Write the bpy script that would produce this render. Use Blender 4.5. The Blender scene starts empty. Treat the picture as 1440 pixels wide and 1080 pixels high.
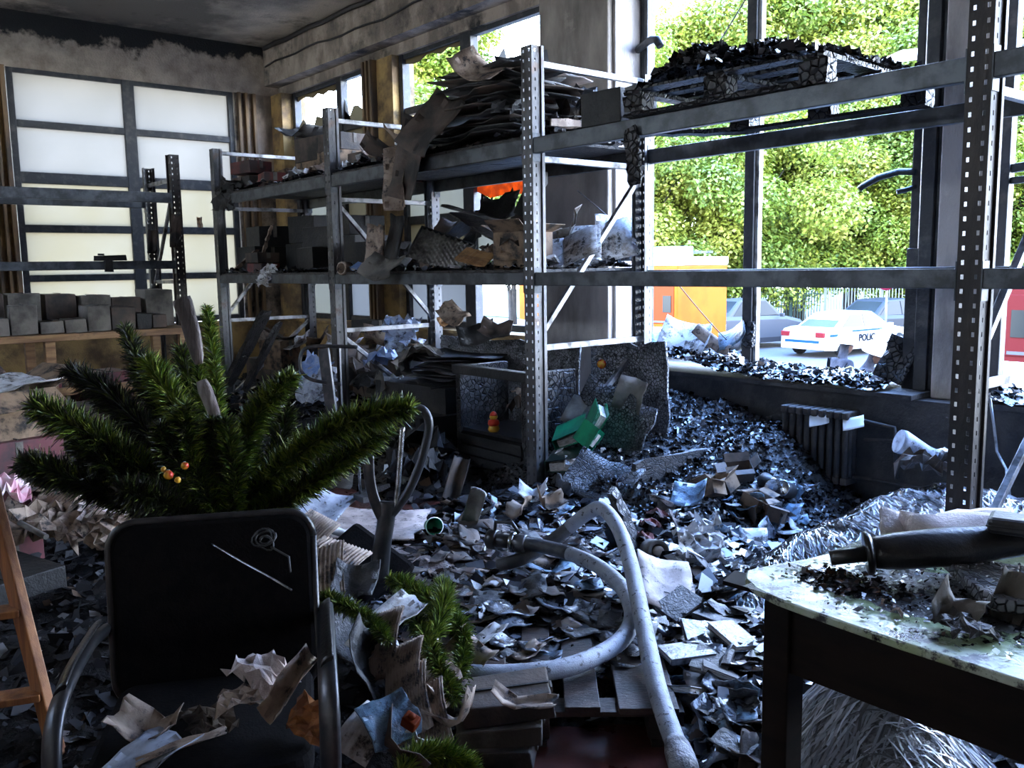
import bpy, math, random
import numpy as np
from mathutils import Vector, Matrix, Euler

# ------------------------------------------------------------------ camera
S = bpy.context.scene
FPX = 1250.0
PITCH, ROLL, YAW = math.radians(7.470), math.radians(-0.931), math.radians(39.530)
CAM = Vector((0, 0, 1.6))
FW = Vector((-math.cos(YAW)*math.cos(PITCH), math.sin(YAW)*math.cos(PITCH), -math.sin(PITCH)))
_r = FW.cross(Vector((0, 0, 1))).normalized()
_u = _r.cross(FW)
RT = _r*math.cos(ROLL)+_u*math.sin(ROLL)
UP = -_r*math.sin(ROLL)+_u*math.cos(ROLL)
cd = bpy.data.cameras.new('camera')
cd.sensor_width = 36
cd.lens = FPX/1440*36
cd.clip_end = 500
cam = bpy.data.objects.new('camera', cd)
S.collection.objects.link(cam)
cam.matrix_world = Matrix(((RT.x, UP.x, -FW.x, CAM.x), (RT.y, UP.y, -FW.y, CAM.y), (RT.z, UP.z, -FW.z, CAM.z), (0, 0, 0, 1)))
S.camera = cam
S.view_settings.view_transform = 'Standard'
S.view_settings.look = 'None'
S.view_settings.gamma = 1
S.view_settings.use_curve_mapping = False
S.view_settings.exposure = 0.68
S.cycles.max_bounces = 8
S.cycles.sample_clamp_indirect = 8

# ------------------------------------------------------------------ sky and sun
W = bpy.data.worlds.new('sky'); S.world = W; W.use_nodes = True
nt = W.node_tree; nt.nodes.clear()
wo = nt.nodes.new('ShaderNodeOutputWorld'); bg = nt.nodes.new('ShaderNodeBackground')
tc = nt.nodes.new('ShaderNodeTexCoord'); sx = nt.nodes.new('ShaderNodeSeparateXYZ'); rp = nt.nodes.new('ShaderNodeValToRGB')
nt.links.new(tc.outputs['Generated'], sx.inputs[0]); nt.links.new(sx.outputs['Z'], rp.inputs[0])
rp.color_ramp.elements[0].position = 0.0; rp.color_ramp.elements[0].color = (.82, .91, 1, 1)
rp.color_ramp.elements[1].position = .75; rp.color_ramp.elements[1].color = (.21, .43, 1, 1)
nt.links.new(rp.outputs[0], bg.inputs[0]); bg.inputs[1].default_value = 26.0
nt.links.new(bg.outputs[0], wo.inputs[0])
sd = bpy.data.lights.new('sun', 'SUN'); sd.energy = 2.6; sd.angle = .02; sd.color = (1, .95, .82)
sun = bpy.data.objects.new('sun', sd); S.collection.objects.link(sun)
sun.rotation_euler = Vector((.35, .8, -.95)).to_track_quat('-Z', 'Y').to_euler()

# ------------------------------------------------------------------ helpers
COL = S.collection
rnd = random.Random(7)
PI = math.pi

def at(px, py, ax, val):
    d = RT*((px-720)/FPX)-UP*((py-540)/FPX)+FW
    return CAM+d*((val-CAM[ax])/d[ax])

def dist(px, py, d):
    return CAM+(RT*((px-720)/FPX)-UP*((py-540)/FPX)+FW)*d

def rot(rx=0, ry=0, rz=0):
    return Euler((rx, ry, rz)).to_matrix()

class MB:
    def __init__(s): s.v = []; s.f = []; s.sm = []; s.mi = []; s.c = []; s.m = 0
    def add(s, vs, fs, smooth=False):
        b = len(s.v); s.v += [tuple(p) for p in vs]
        for f in fs: s.f.append([b+i for i in f]); s.sm.append(smooth); s.mi.append(s.m)
        return s
    def box(s, c, d, R=None, tx=1, ty=1):
        c = Vector(c); vs = []
        for z in (-.5, .5):
            k = (tx, ty) if z > 0 else (1, 1)
            for x, y in ((-.5, -.5), (.5, -.5), (.5, .5), (-.5, .5)):
                p = Vector((x*d[0]*k[0], y*d[1]*k[1], z*d[2]))
                vs.append(c+(R @ p if R else p))
        return s.add(vs, [(3, 2, 1, 0), (4, 5, 6, 7), (0, 1, 5, 4), (1, 2, 6, 5), (2, 3, 7, 6), (3, 0, 4, 7)])
    def b(s, x0, x1, y0, y1, z0, z1):
        return s.box(((x0+x1)/2, (y0+y1)/2, (z0+z1)/2), (x1-x0, y1-y0, z1-z0))
    def beam(s, p, q, w, h, up=(0, 0, 1)):
        p = Vector(p); q = Vector(q); d = (q-p); L = d.length; d.normalize(); u = Vector(up)
        if abs(d.dot(u)) > .98: u = Vector((0, 1, 0))
        r = d.cross(u).normalized(); u = r.cross(d)
        R = Matrix((d, r, u)).transposed()
        return s.box((p+q)/2, (L, w, h), R)
    def tube(s, pts, r, n=8, smooth=True, flat=1.0):
        pts = [Vector(p) for p in pts]; m = len(pts)
        rs = r if isinstance(r, (list, tuple)) else [r]*m
        vs = []; pu = None
        for i, p in enumerate(pts):
            t = (pts[min(i+1, m-1)]-pts[max(i-1, 0)]).normalized()
            if pu is None: pu = t.orthogonal().normalized()
            a = (pu-t*pu.dot(t)); a = a.normalized() if a.length > 1e-6 else t.orthogonal().normalized()
            pu = a; b2 = t.cross(a)
            for k in range(n):
                an = 2*PI*k/n; vs.append(p+(a*math.cos(an)+b2*math.sin(an)*flat)*rs[i])
        fs = [(i*n+k, i*n+(k+1) % n, (i+1)*n+(k+1) % n, (i+1)*n+k) for i in range(m-1) for k in range(n)]
        s.add(vs, fs, smooth); b = len(s.v)-m*n
        s.f += [[b+k for k in range(n)][::-1], [b+(m-1)*n+k for k in range(n)]]; s.sm += [False]*2; s.mi += [s.m]*2
        return s
    def lathe(s, prof, n=16, M=None, smooth=True, caps=True):
        vs = []
        for r_, z in prof:
            for k in range(n):
                a = 2*PI*k/n; p = Vector((r_*math.cos(a), r_*math.sin(a), z)); vs.append(M @ p if M else p)
        m = len(prof)
        fs = [(i*n+k, i*n+(k+1) % n, (i+1)*n+(k+1) % n, (i+1)*n+k) for i in range(m-1) for k in range(n)]
        if caps: fs += [tuple(range(n))[::-1], tuple((m-1)*n+k for k in range(n))]
        return s.add(vs, fs, smooth)
    def prism(s, out, h, M=None):
        n = len(out); vs = [Vector((x, y, 0)) for x, y in out]+[Vector((x, y, h)) for x, y in out]
        if M: vs = [M @ p for p in vs]
        return s.add(vs, [tuple(range(n))[::-1], tuple(range(n, 2*n))]+[(i, (i+1) % n, n+(i+1) % n, n+i) for i in range(n)])
    def sheet(s, nx, ny, fn, th=.0015, smooth=True):
        g = [[Vector(fn(i/nx, j/ny)) for j in range(ny+1)] for i in range(nx+1)]
        vs = []; N = []
        for i in range(nx+1):
            for j in range(ny+1):
                a = g[min(i+1, nx)][j]-g[max(i-1, 0)][j]; b2 = g[i][min(j+1, ny)]-g[i][max(j-1, 0)]
                k = a.cross(b2); k = k.normalized() if k.length > 1e-9 else Vector((0, 0, 1)); vs.append(g[i][j]); N.append(k)
        q = len(vs); w = ny+1
        vs = vs+[p-k*th for p, k in zip(vs, N)]
        fs = []
        for i in range(nx):
            for j in range(ny):
                a, b2, c, d = i*w+j, (i+1)*w+j, (i+1)*w+j+1, i*w+j+1
                fs += [(a, b2, c, d), (q+d, q+c, q+b2, q+a)]
        ed = [i*w for i in range(nx+1)]+[nx*w+j for j in range(1, ny+1)]+[i*w+ny for i in range(nx-1, -1, -1)]+[j for j in range(ny-1, 0, -1)]
        for i in range(len(ed)):
            a, b2 = ed[i], ed[(i+1) % len(ed)]; fs.append((b2, a, q+a, q+b2))
        return s.add(vs, fs, smooth)
    def jag(s, amp, rr=rnd):
        s.v = [(x+rr.uniform(-amp, amp), y+rr.uniform(-amp, amp), z+rr.uniform(-amp, amp)) for x, y, z in s.v]; return s
    def build(s, name, mt, parent=None, loc=None, rz=None, bevel=0, kind=None, label=None, R=None):
        me = bpy.data.meshes.new(name)
        me.from_pydata(s.v, [], s.f)
        me.polygons.foreach_set('use_smooth', s.sm)
        ms = mt if isinstance(mt, (list, tuple)) else [mt]
        for m_ in ms: me.materials.append(MT[m_])
        if len(ms) > 1: me.polygons.foreach_set('material_index', s.mi)
        return link(name, me, parent, loc, rz, bevel, kind, label, R)

def link(name, me, parent=None, loc=None, rz=None, bevel=0, kind=None, label=None, R=None):
    o = bpy.data.objects.new(name, me); COL.objects.link(o)
    if parent: o.parent = parent
    if loc is not None: o.location = loc
    if R is not None: o.rotation_euler = R
    elif rz is not None: o.rotation_euler = (0, 0, rz)
    if bevel:
        b_ = o.modifiers.new('bevel', 'BEVEL'); b_.width = bevel; b_.segments = 2; b_.limit_method = 'ANGLE'
    if kind: o['kind'] = kind
    if label: o['label'] = label
    return o

def tag(o, label, cat, group=None, kind=None):
    o['label'] = label; o['category'] = cat
    if group: o['group'] = group
    if kind: o['kind'] = kind
    return o

def thing(name, label, cat, loc=(0, 0, 0), rz=0, group=None, R=None):
    o = bpy.data.objects.new(name, None); COL.objects.link(o)
    o.empty_display_size = .1; o.location = loc
    o.rotation_euler = R if R is not None else (0, 0, rz)
    return tag(o, label, cat, group)

def copy_tree(o, parent=None):
    c = o.copy(); COL.objects.link(c); c.parent = parent
    for ch in [x for x in o.children]: copy_tree(ch, c)
    return c

def struct(name, mb, mt, parent=None, bevel=0):
    return mb.build(name, mt, parent, bevel=bevel, kind='structure')

# ------------------------------------------------------------------ materials
MT = {}
def nodes_mat(name):
    m = bpy.data.materials.new(name); m.use_nodes = True; MT[name] = m
    t = m.node_tree; p = t.nodes['Principled BSDF']
    return m, t, p

def c4(c): return (c[0], c[1], c[2], 1)

def mat(name, c1, c2=None, sc=6, lo=.42, hi=.58, rough=.6, metal=0, bump=0, bsc=60, c3=None, sc3=2.5, lo3=.5, hi3=.62, spec=.5, stretch=None, wet=None, vor=0, vsc=30, attr=None, tint=None, trans=None, coat=0):
    """c1 base; c2 worn in by noise; c3 second stain; vor = crackled relief; attr = colour from a mesh attribute; wet = (roughness, noise scale)"""
    m, t, p = nodes_mat(name); N = t.nodes; L = t.links
    co = N.new('ShaderNodeTexCoord'); vec = co.outputs['Object']
    if stretch:
        mp = N.new('ShaderNodeMapping'); mp.inputs['Scale'].default_value = stretch; L.new(vec, mp.inputs[0]); vec2 = mp.outputs[0]
    else: vec2 = vec
    def noise(scale, v=vec2, det=6, ro=.6):
        n = N.new('ShaderNodeTexNoise'); n.inputs['Scale'].default_value = scale; n.inputs['Detail'].default_value = det; n.inputs['Roughness'].default_value = ro
        L.new(v, n.inputs['Vector']); return n.outputs['Fac']
    def ramp(fac, a, b):
        mr = N.new('ShaderNodeMapRange'); mr.inputs['From Min'].default_value = a; mr.inputs['From Max'].default_value = b
        L.new(fac, mr.inputs['Value']); return mr.outputs[0]
    def mix(fac, a, b):
        mx = N.new('ShaderNodeMix'); mx.data_type = 'RGBA'
        if isinstance(fac, float): mx.inputs[0].default_value = fac
        else: L.new(fac, mx.inputs[0])
        for sck, v in ((mx.inputs[6], a), (mx.inputs[7], b)):
            if isinstance(v, tuple): sck.default_value = v
            else: L.new(v, sck)
        return mx.outputs[2]
    col = c4(c1)
    if attr:
        an = N.new('ShaderNodeAttribute'); an.attribute_name = attr; col = an.outputs['Color']
    if c2: col = mix(ramp(noise(sc), lo, hi), col, c4(c2))
    if c3: col = mix(ramp(noise(sc3, vec, 8, .7), lo3, hi3), col, c4(c3))
    if vor:
        vn = N.new('ShaderNodeTexVoronoi'); vn.feature = 'DISTANCE_TO_EDGE'; vn.inputs['Scale'].default_value = vsc; L.new(vec2, vn.inputs['Vector'])
        ve = ramp(vn.outputs['Distance'], 0, .12)
        col = mix(ve, (.003, .003, .004, 1), col)
    if isinstance(col, tuple): p.inputs['Base Color'].default_value = col
    else: L.new(col, p.inputs['Base Color'])
    p.inputs['Roughness'].default_value = rough; p.inputs['Metallic'].default_value = metal
    p.inputs['Specular IOR Level'].default_value = spec
    if coat: p.inputs['Coat Weight'].default_value = coat; p.inputs['Coat Roughness'].default_value = .08
    if wet:
        wr = N.new('ShaderNodeMapRange'); wr.inputs['From Min'].default_value = .42; wr.inputs['From Max'].default_value = .6
        wr.inputs['To Min'].default_value = rough; wr.inputs['To Max'].default_value = wet[0]
        L.new(noise(wet[1], vec), wr.inputs['Value']); L.new(wr.outputs[0], p.inputs['Roughness'])
    hgt = None
    if vor: hgt = ve
    if bump:
        b_ = N.new('ShaderNodeBump'); b_.inputs['Strength'].default_value = bump; b_.inputs['Distance'].default_value = .02
        L.new(noise(bsc, vec2, 4, .65), b_.inputs['Height']); L.new(b_.outputs[0], p.inputs['Normal'])
    if vor:
        b2 = N.new('ShaderNodeBump'); b2.inputs['Strength'].default_value = vor; b2.inputs['Distance'].default_value = .02
        L.new(hgt, b2.inputs['Height'])
        if bump: L.new(b_.outputs[0], b2.inputs['Normal'])
        L.new(b2.outputs[0], p.inputs['Normal'])
    if trans:
        tb = N.new('ShaderNodeBsdfTranslucent'); ms = N.new('ShaderNodeMixShader'); ms.inputs[0].default_value = trans
        if isinstance(col, tuple): tb.inputs[0].default_value = col
        else: L.new(col, tb.inputs[0])
        L.new(p.outputs[0], ms.inputs[1]); L.new(tb.outputs[0], ms.inputs[2]); L.new(ms.outputs[0], N['Material Output'].inputs['Surface'])
    return m

mat('ceiling_soot', (.60, .52, .44), (.16, .145, .13), sc=.55, lo=.40, hi=.56, c3=(.03, .03, .03), sc3=.8, lo3=.52, hi3=.66, rough=.9, bump=.5, bsc=30)
mat('plaster_soot', (.42, .34, .27), (.20, .16, .13), sc=3.5, c3=(.03, .028, .027), sc3=1.3, lo3=.54, hi3=.66, rough=.9, bump=.6, bsc=45, stretch=(1, 1, .5))
mat('plaster_dark', (.48, .41, .35), (.13, .115, .10), sc=1.6, lo=.46, hi=.70, c3=(.42, .36, .30), sc3=2.8, lo3=.6, hi3=.7, rough=.9, bump=.5, bsc=45, stretch=(1, 1, .35))
mat('plaster_pale', (.50, .45, .41), (.13, .11, .10), sc=3, lo=.48, hi=.7, rough=.9, bump=.5, bsc=45, stretch=(1, 1, .3))
mat('ochre_paint', (.42, .27, .10), (.16, .10, .05), sc=2.5, c3=(.03, .027, .024), sc3=2, lo3=.52, hi3=.66, rough=.8, bump=.3)
mat('wall_char', (.018, .018, .02), (.05, .045, .043), sc=4, rough=.7, bump=.6, bsc=30)
mat('frame_steel', (.035, .037, .042), (.09, .085, .08), sc=9, lo=.5, hi=.7, rough=.5, metal=.3, bump=.2)
mat('frame_brown', (.20, .12, .055), (.05, .035, .025), sc=6, lo=.45, hi=.65, rough=.6, stretch=(1, 1, .2))
mat('lino_wet', (.20, .06, .045), (.07, .032, .03), sc=2.2, lo=.38, hi=.62, c3=(.03, .02, .02), sc3=1.0, lo3=.60, hi3=.72, rough=.5, wet=(.14, 1.6), bump=.08, bsc=18)
mat('rack_paint', (.105, .115, .125), (.045, .048, .052), sc=7, rough=.42, metal=.35, c3=(.10, .10, .105), sc3=12, lo3=.6, hi3=.75, bump=.1)
mat('rack_post', (.15, .15, .155), (.035, .032, .03), sc=5, lo=.42, hi=.62, rough=.45, metal=.55, c3=(.09, .05, .03), sc3=7, lo3=.58, hi3=.72, stretch=(1, 1, .25), bump=.15)
mat('rack_post_black', (.020, .018, .018), (.045, .035, .03), sc=6, rough=.5, metal=.4, stretch=(1, 1, .3), bump=.15)
mat('brace_steel', (.33, .33, .34), (.07, .065, .06), sc=8, lo=.45, hi=.65, rough=.45, metal=.6, bump=.1)
mat('char_wood', (.022, .022, .025), (.055, .052, .052), sc=9, rough=.42, vor=.9, vsc=26, stretch=(1, 1, 1), bump=.3)
mat('char_panel', (.22, .225, .24), (.11, .115, .125), sc=6, rough=.36, vor=1.0, vsc=42, bump=.2)
mat('char_plank', (.030, .028, .028), (.06, .05, .043), sc=7, rough=.5, vor=.35, vsc=20, stretch=(.5, 1, 2), bump=.5)
mat('char_flake', (.02, .02, .02), attr='Col', rough=.26, spec=.75)
mat('ash_flake', (.02, .02, .02), attr='Col', rough=.7, spec=.2)
mat('ash_mound', (.010, .010, .011), (.02, .018, .018), sc=18, rough=.8, bump=1.0, bsc=50, spec=.2)
mat('char_mound', (.010, .010, .012), (.03, .028, .028), sc=18, rough=.32, bump=1.0, bsc=50, spec=.7)
mat('carton_brown', (.26, .175, .11), (.12, .08, .052), sc=9, c3=(.02, .018, .017), sc3=9, lo3=.52, hi3=.62, rough=.8, bump=.15)
mat('carton_sooty', (.12, .085, .065), (.03, .026, .024), sc=4, lo=.38, hi=.6, rough=.75, bump=.2)
mat('carton_black', (.010, .0095, .0095), (.032, .025, .021), sc=5, lo=.5, hi=.72, rough=.6, bump=.4, bsc=30)
mat('carton_red', (.16, .035, .03), (.05, .03, .028), sc=5, rough=.75, bump=.2)
mat('carton_grey', (.20, .18, .155), (.075, .068, .06), sc=4, rough=.85, bump=.2)
mat('burgundy', (.13, .022, .03), (.04, .012, .016), sc=4, rough=.6)
mat('paper_white', (.56, .56, .57), (.28, .25, .22), sc=14, lo=.46, hi=.62, c3=(.03, .028, .028), sc3=20, lo3=.53, hi3=.61, rough=.55, bump=.15)
mat('paper_tan', (.36, .275, .21), (.20, .14, .105), sc=14, c3=(.03, .026, .025), sc3=18, lo3=.54, hi3=.62, rough=.7, bump=.15)
mat('paper_wet', (.15, .17, .21), (.03, .032, .04), sc=20, lo=.4, hi=.62, rough=.22, bump=.35, bsc=30, spec=.7)
mat('paper_pink', (.46, .38, .35), (.26, .21, .19), sc=9, c3=(.04, .036, .036), sc3=26, lo3=.56, hi3=.62, rough=.6, bump=.1)
mat('paper_ash', (.09, .088, .09), (.02, .02, .022), sc=10, rough=.4, bump=.5)
mat('plastic_black', (.012, .012, .013), (.03, .028, .028), sc=12, rough=.28, bump=.15)
mat('fabric_black', (.004, .004, .0045), (.007, .006, .006), sc=20, rough=1.0, spec=.08, bump=.2, bsc=120)
mat('metal_chair', (.05, .052, .058), (.11, .10, .10), sc=10, lo=.5, hi=.7, rough=.35, metal=.7)
mat('chrome', (.45, .46, .48), (.08, .08, .08), sc=14, lo=.5, hi=.66, rough=.25, metal=.9)
mat('green_plastic', (.0, .30, .13), (.0, .16, .075), sc=5, c3=(.02, .025, .022), sc3=7, lo3=.6, hi3=.7, rough=.3)
mat('green_dark', (.006, .05, .028), (.008, .016, .013), sc=6, rough=.35)
mat('pages', (.62, .60, .56), (.25, .22, .19), sc=30, stretch=(1, 1, 14), rough=.8)
mat('hose_canvas', (.33, .36, .42), (.21, .225, .26), sc=9, lo=.45, hi=.7, c3=(.05, .05, .055), sc3=38, lo3=.57, hi3=.62, rough=.5, bump=.25, bsc=160)
mat('hose_dark', (.045, .047, .055), (.10, .10, .11), sc=9, rough=.4, bump=.2, bsc=120)
mat('hose_scuff', (.30, .31, .34), (.06, .06, .065), sc=14, rough=.5, bump=.6, bsc=60)
mat('coupling', (.14, .14, .15), (.03, .03, .032), sc=14, rough=.35, metal=.6)
mat('pallet_wet', (.085, .060, .048), (.03, .024, .022), sc=5, stretch=(1, 5, 1), rough=.28, bump=.4, bsc=40, c3=(.015, .015, .017), sc3=4, lo3=.55, hi3=.66, spec=.7)
mat('wood_orange', (.42, .17, .055), (.22, .08, .03), sc=4, stretch=(6, 6, .6), rough=.5, bump=.15)
mat('wood_amber', (.36, .20, .085), (.20, .10, .045), sc=4, stretch=(.6, 6, 6), rough=.55, c3=(.04, .03, .025), sc3=3, lo3=.58, hi3=.7)
mat('table_top', (.40, .46, .35), (.32, .40, .22), sc=5, c3=(.015, .016, .018), sc3=11, lo3=.52, hi3=.58, rough=.36, wet=(.12, 5), bump=.12, bsc=25, spec=.7)
mat('table_wood', (.006, .0045, .004), (.012, .008, .006), sc=4, rough=.7, spec=.15, stretch=(1, 1, 4))
mat('foam_pink', (.62, .54, .52), (.48, .41, .40), sc=8, rough=.8, bump=.4, c3=(.10, .09, .09), sc3=9, lo3=.62, hi3=.72)
mat('fibre_pale', (.30, .30, .32), attr='Col', rough=.28, spec=.8, coat=.5)
mat('fibre_base', (.34, .35, .38), (.12, .12, .13), sc=30, rough=.3, bump=.6, bsc=60, coat=.5)
mat('needle', (.03, .09, .02), attr='Col', rough=.35, spec=.5)
mat('bark_pale', (.36, .30, .28), (.08, .065, .06), sc=9, stretch=(1, 1, .15), rough=.9, bump=.8, bsc=30)
mat('stem_brown', (.05, .035, .025), (.02, .016, .014), sc=9, rough=.8)
mat('bauble_red', (.55, .03, .02), (.6, .3, .02), sc=20, rough=.2)
mat('toy_red', (.75, .05, .02), rough=.35)
mat('toy_yellow', (.80, .42, .04), rough=.35)
mat('radiator_iron', (.030, .028, .028), (.07, .058, .05), sc=7, rough=.6, metal=.4, bump=.4)
mat('black_rubber', (.012, .012, .013), rough=.6)
mat('soot_metal', (.06, .06, .064), (.02, .02, .02), sc=8, rough=.5, metal=.5)
mat('orange_plastic', (.75, .22, .03), (.45, .12, .03), sc=7, rough=.6, trans=.45)
mat('leaf', (.2, .4, .05), attr='Col', rough=.55, trans=.35)
mat('trunk', (.03, .024, .018), (.016, .013, .010), sc=6, rough=.9)
mat('asphalt', (.04, .04, .042), (.03, .03, .03), sc=10, rough=.9)
mat('verge', (.03, .06, .01), (.02, .04, .008), sc=3, rough=.9)
mat('white_paint', (.80, .82, .84), rough=.25)
mat('car_white', (.36, .37, .38), rough=.5, spec=.2)
mat('car_black', (.012, .013, .016), rough=.4, spec=.15)
mat('car_glass', (.008, .010, .010), rough=.2, spec=.12)
mat('glass_tan', (.030, .019, .013), rough=.2, spec=.12)
mat('police_blue', (.004, .03, .06), rough=.5, spec=.1)
mat('police_navy', (.004, .004, .006), rough=.6, spec=.05)
mat('lamp_red', (.10, .008, .010), rough=.5, spec=.1)
mat('tyre', (.012, .012, .012), rough=.9, spec=.1)
mat('hub', (.05, .05, .055), rough=.5, spec=.2)
mat('truck_yellow', (.20, .055, .002), (.20, .04, .001), sc=.8, rough=.6, spec=.1)
mat('truck_orange', (.12, .017, .001), rough=.6, spec=.1)
mat('truck_red', (.06, .004, .004), rough=.6, spec=.1)
mat('truck_white', (.85, .85, .84), rough=.35)
mat('truck_grey', (.03, .03, .032), rough=.5, spec=.2)
mat('fence_green', (.018, .032, .028), rough=.6, spec=.1)
mat('fence_white', (.10, .105, .10), rough=.6, spec=.1)
mat('sign_red', (.12, .008, .02), rough=.5, spec=.1)
mat('sign_blue', (.02, .02, .08), rough=.5, spec=.1)
mat('coat_grey', (.022, .023, .030), (.012, .013, .017), sc=9, rough=.9, spec=.1)
mat('coat_yellow', (.11, .085, .012), rough=.7, spec=.1)
mat('helmet_white', (.82, .82, .74), rough=.3)
mat('skin', (.06, .03, .02), rough=.6, spec=.2)
mat('house_wall', (.75, .70, .60), rough=.9)
mat('cable', (.03, .028, .028), rough=.5)
mat('blue_cloth', (.16, .26, .52), (.30, .38, .58), sc=7, rough=.6)
mat('white_cloth', (.40, .44, .52), (.20, .22, .27), sc=9, rough=.7, c3=(.03, .03, .03), sc3=16, lo3=.55, hi3=.63)
mat('pink_toy', (.75, .38, .48), (.75, .65, .66), sc=8, rough=.7)
mat('teal_paper', (.18, .29, .40), (.07, .11, .16), sc=16, rough=.35, bump=.3, c3=(.02, .02, .025), sc3=24, lo3=.54, hi3=.62)

def glassy(name, col, rough, alpha):
    m, t, p = nodes_mat(name); N = t.nodes; L = t.links
    tr = N.new('ShaderNodeBsdfTransparent'); tr.inputs[0].default_value = c4(col)
    gl = N.new('ShaderNodeBsdfGlossy'); gl.inputs[1].default_value = rough
    ms = N.new('ShaderNodeMixShader'); ms.inputs[0].default_value = alpha
    L.new(tr.outputs[0], ms.inputs[1]); L.new(gl.outputs[0], ms.inputs[2]); L.new(ms.outputs[0], N['Material Output'].inputs['Surface'])
glassy('glass_clear', (.93, .95, .95), .03, .08)

def frosted(name, ca, cb):
    m, t, p = nodes_mat(name); N = t.nodes; L = t.links
    co = N.new('ShaderNodeTexCoord'); n = N.new('ShaderNodeTexNoise'); n.inputs['Scale'].default_value = 1.7; n.inputs['Detail'].default_value = 5
    L.new(co.outputs['Object'], n.inputs['Vector'])
    mx = N.new('ShaderNodeMix'); mx.data_type = 'RGBA'; mx.inputs[6].default_value = c4(ca); mx.inputs[7].default_value = c4(cb)
    L.new(n.outputs['Fac'], mx.inputs[0])
    tb = N.new('ShaderNodeBsdfTranslucent'); L.new(mx.outputs[2], tb.inputs[0])
    gl = N.new('ShaderNodeBsdfGlossy'); gl.inputs[1].default_value = .3; ms = N.new('ShaderNodeMixShader'); ms.inputs[0].default_value = .03
    L.new(tb.outputs[0], ms.inputs[1]); L.new(gl.outputs[0], ms.inputs[2]); L.new(ms.outputs[0], N['Material Output'].inputs['Surface'])
frosted('glass_frosted', (.205, .195, .180), (.17, .163, .148))
frosted('glass_cream', (.205, .194, .168), (.19, .172, .128))
frosted('glass_dirty', (.15, .13, .09), (.07, .055, .035))

# ---- many small loose flakes as real little plates
def flake_mesh(name, P, size, tilt, pal, seed, asp=(.4, 1.0), mats=('char_flake',), base=None, basemat='char_mound', lift=.3):
    """P (n,3) positions; size (lo,hi); tilt radians spread; pal list of (weight,(r,g,b))"""
    g = np.random.default_rng(seed); n = len(P)
    s = size[0]+(size[1]-size[0])*g.random(n)**2.2
    a = s*(asp[0]+(asp[1]-asp[0])*g.random(n))
    yaw = g.random(n)*2*np.pi; tl = np.abs(g.normal(0, tilt, n)).clip(0, 1.5); td = g.random(n)*2*np.pi
    nz = np.stack([np.sin(tl)*np.cos(td), np.sin(tl)*np.sin(td), np.cos(tl)], 1)
    ux = np.stack([np.cos(yaw), np.sin(yaw), np.zeros(n)], 1); ux -= nz*(ux*nz).sum(1)[:, None]; ux /= np.linalg.norm(ux, axis=1)[:, None]
    uy = np.cross(nz, ux)
    V = np.zeros((n, 4, 3))
    for k, (x, y) in enumerate(((-.5, -.5), (.5, -.5), (.5, .5), (-.5, .5))):
        jx = x+g.uniform(-.18, .18, n); jy = y+g.uniform(-.18, .18, n)
        V[:, k] = P+ux*(jx*s)[:, None]+uy*(jy*a)[:, None]+nz*(g.uniform(-.12, .12, n)*s)[:, None]
    V[:, :, 2] += (s*lift*np.sin(tl))[:, None]
    w = np.array([q[0] for q in pal], float); w /= w.sum(); ci = g.choice(len(pal), n, p=w)
    cc = np.array([q[1] for q in pal])[ci]*(.6+.8*g.random(n))[:, None]
    col = np.repeat(np.concatenate([cc, np.ones((n, 1))], 1), 4, 0)
    verts = V.reshape(-1, 3); faces = np.arange(4*n).reshape(-1, 4)
    return mesh_np(name, verts, faces, col, mats, base, basemat)

def mesh_np(name, verts, faces, col, mats, base=None, basemat=None):
    nb = 0; mi = np.zeros(len(faces), np.int32)
    if base is not None:
        bv, bf = base; faces = np.concatenate([faces, bf+len(verts)]); mi = np.concatenate([mi, np.ones(len(bf), np.int32)])
        verts = np.concatenate([verts, bv]); col = np.concatenate([col, np.tile([[.02, .02, .022, 1]], (len(bv), 1))])
        nb = len(bf)
    me = bpy.data.meshes.new(name); k = faces.shape[1]
    me.vertices.add(len(verts)); me.vertices.foreach_set('co', verts.astype(np.float32).ravel())
    me.loops.add(faces.size); me.loops.foreach_set('vertex_index', faces.astype(np.int32).ravel())
    me.polygons.add(len(faces)); me.polygons.foreach_set('loop_start', np.arange(len(faces), dtype=np.int32)*k)
    me.polygons.foreach_set('material_index', mi)
    me.update(calc_edges=True)
    at_ = me.attributes.new('Col', 'FLOAT_COLOR', 'POINT'); at_.data.foreach_set('color', col.astype(np.float32).ravel())
    for m_ in mats: me.materials.append(MT[m_])
    if base is not None: me.materials.append(MT[basemat])
    me.validate()
    return me

def nz2(x, y, s=1.0, seed=0):
    g = np.random.default_rng(seed); r = 0
    for k in range(7):
        a = g.random()*6.28; fq = s*(1.2+g.random()*2)*1.6**(k*.7); r = r+np.sin((x*np.cos(a)+y*np.sin(a))*fq+g.random()*6.28)/(1+k*.6)
    return r/3.2

def hgrid(x0, x1, y0, y1, fn, st=.04):
    nx = max(2, int((x1-x0)/st)); ny = max(2, int((y1-y0)/st))
    X, Y = np.meshgrid(np.linspace(x0, x1, nx+1), np.linspace(y0, y1, ny+1), indexing='ij')
    Z = np.array(fn(X, Y), float); Z[np.abs(Z) < .004] = -.03; v = np.stack([X, Y, Z], -1).reshape(-1, 3); w = ny+1
    I, J = np.meshgrid(np.arange(nx), np.arange(ny), indexing='ij'); a = (I*w+J).ravel()
    return v, np.stack([a, a+w, a+w+1, a+1], 1)

BLACK = [(6, (.008, .008, .010)), (3, (.025, .025, .028)), (1.2, (.06, .06, .065)), (.35, (.22, .22, .23)), (.3, (.07, .045, .03))]
MIXED = [(5, (.010, .010, .012)), (3, (.035, .035, .04)), (1.6, (.09, .09, .10)), (.9, (.26, .27, .30)), (.4, (.5, .5, .52)), (.7, (.14, .09, .06))]

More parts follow.
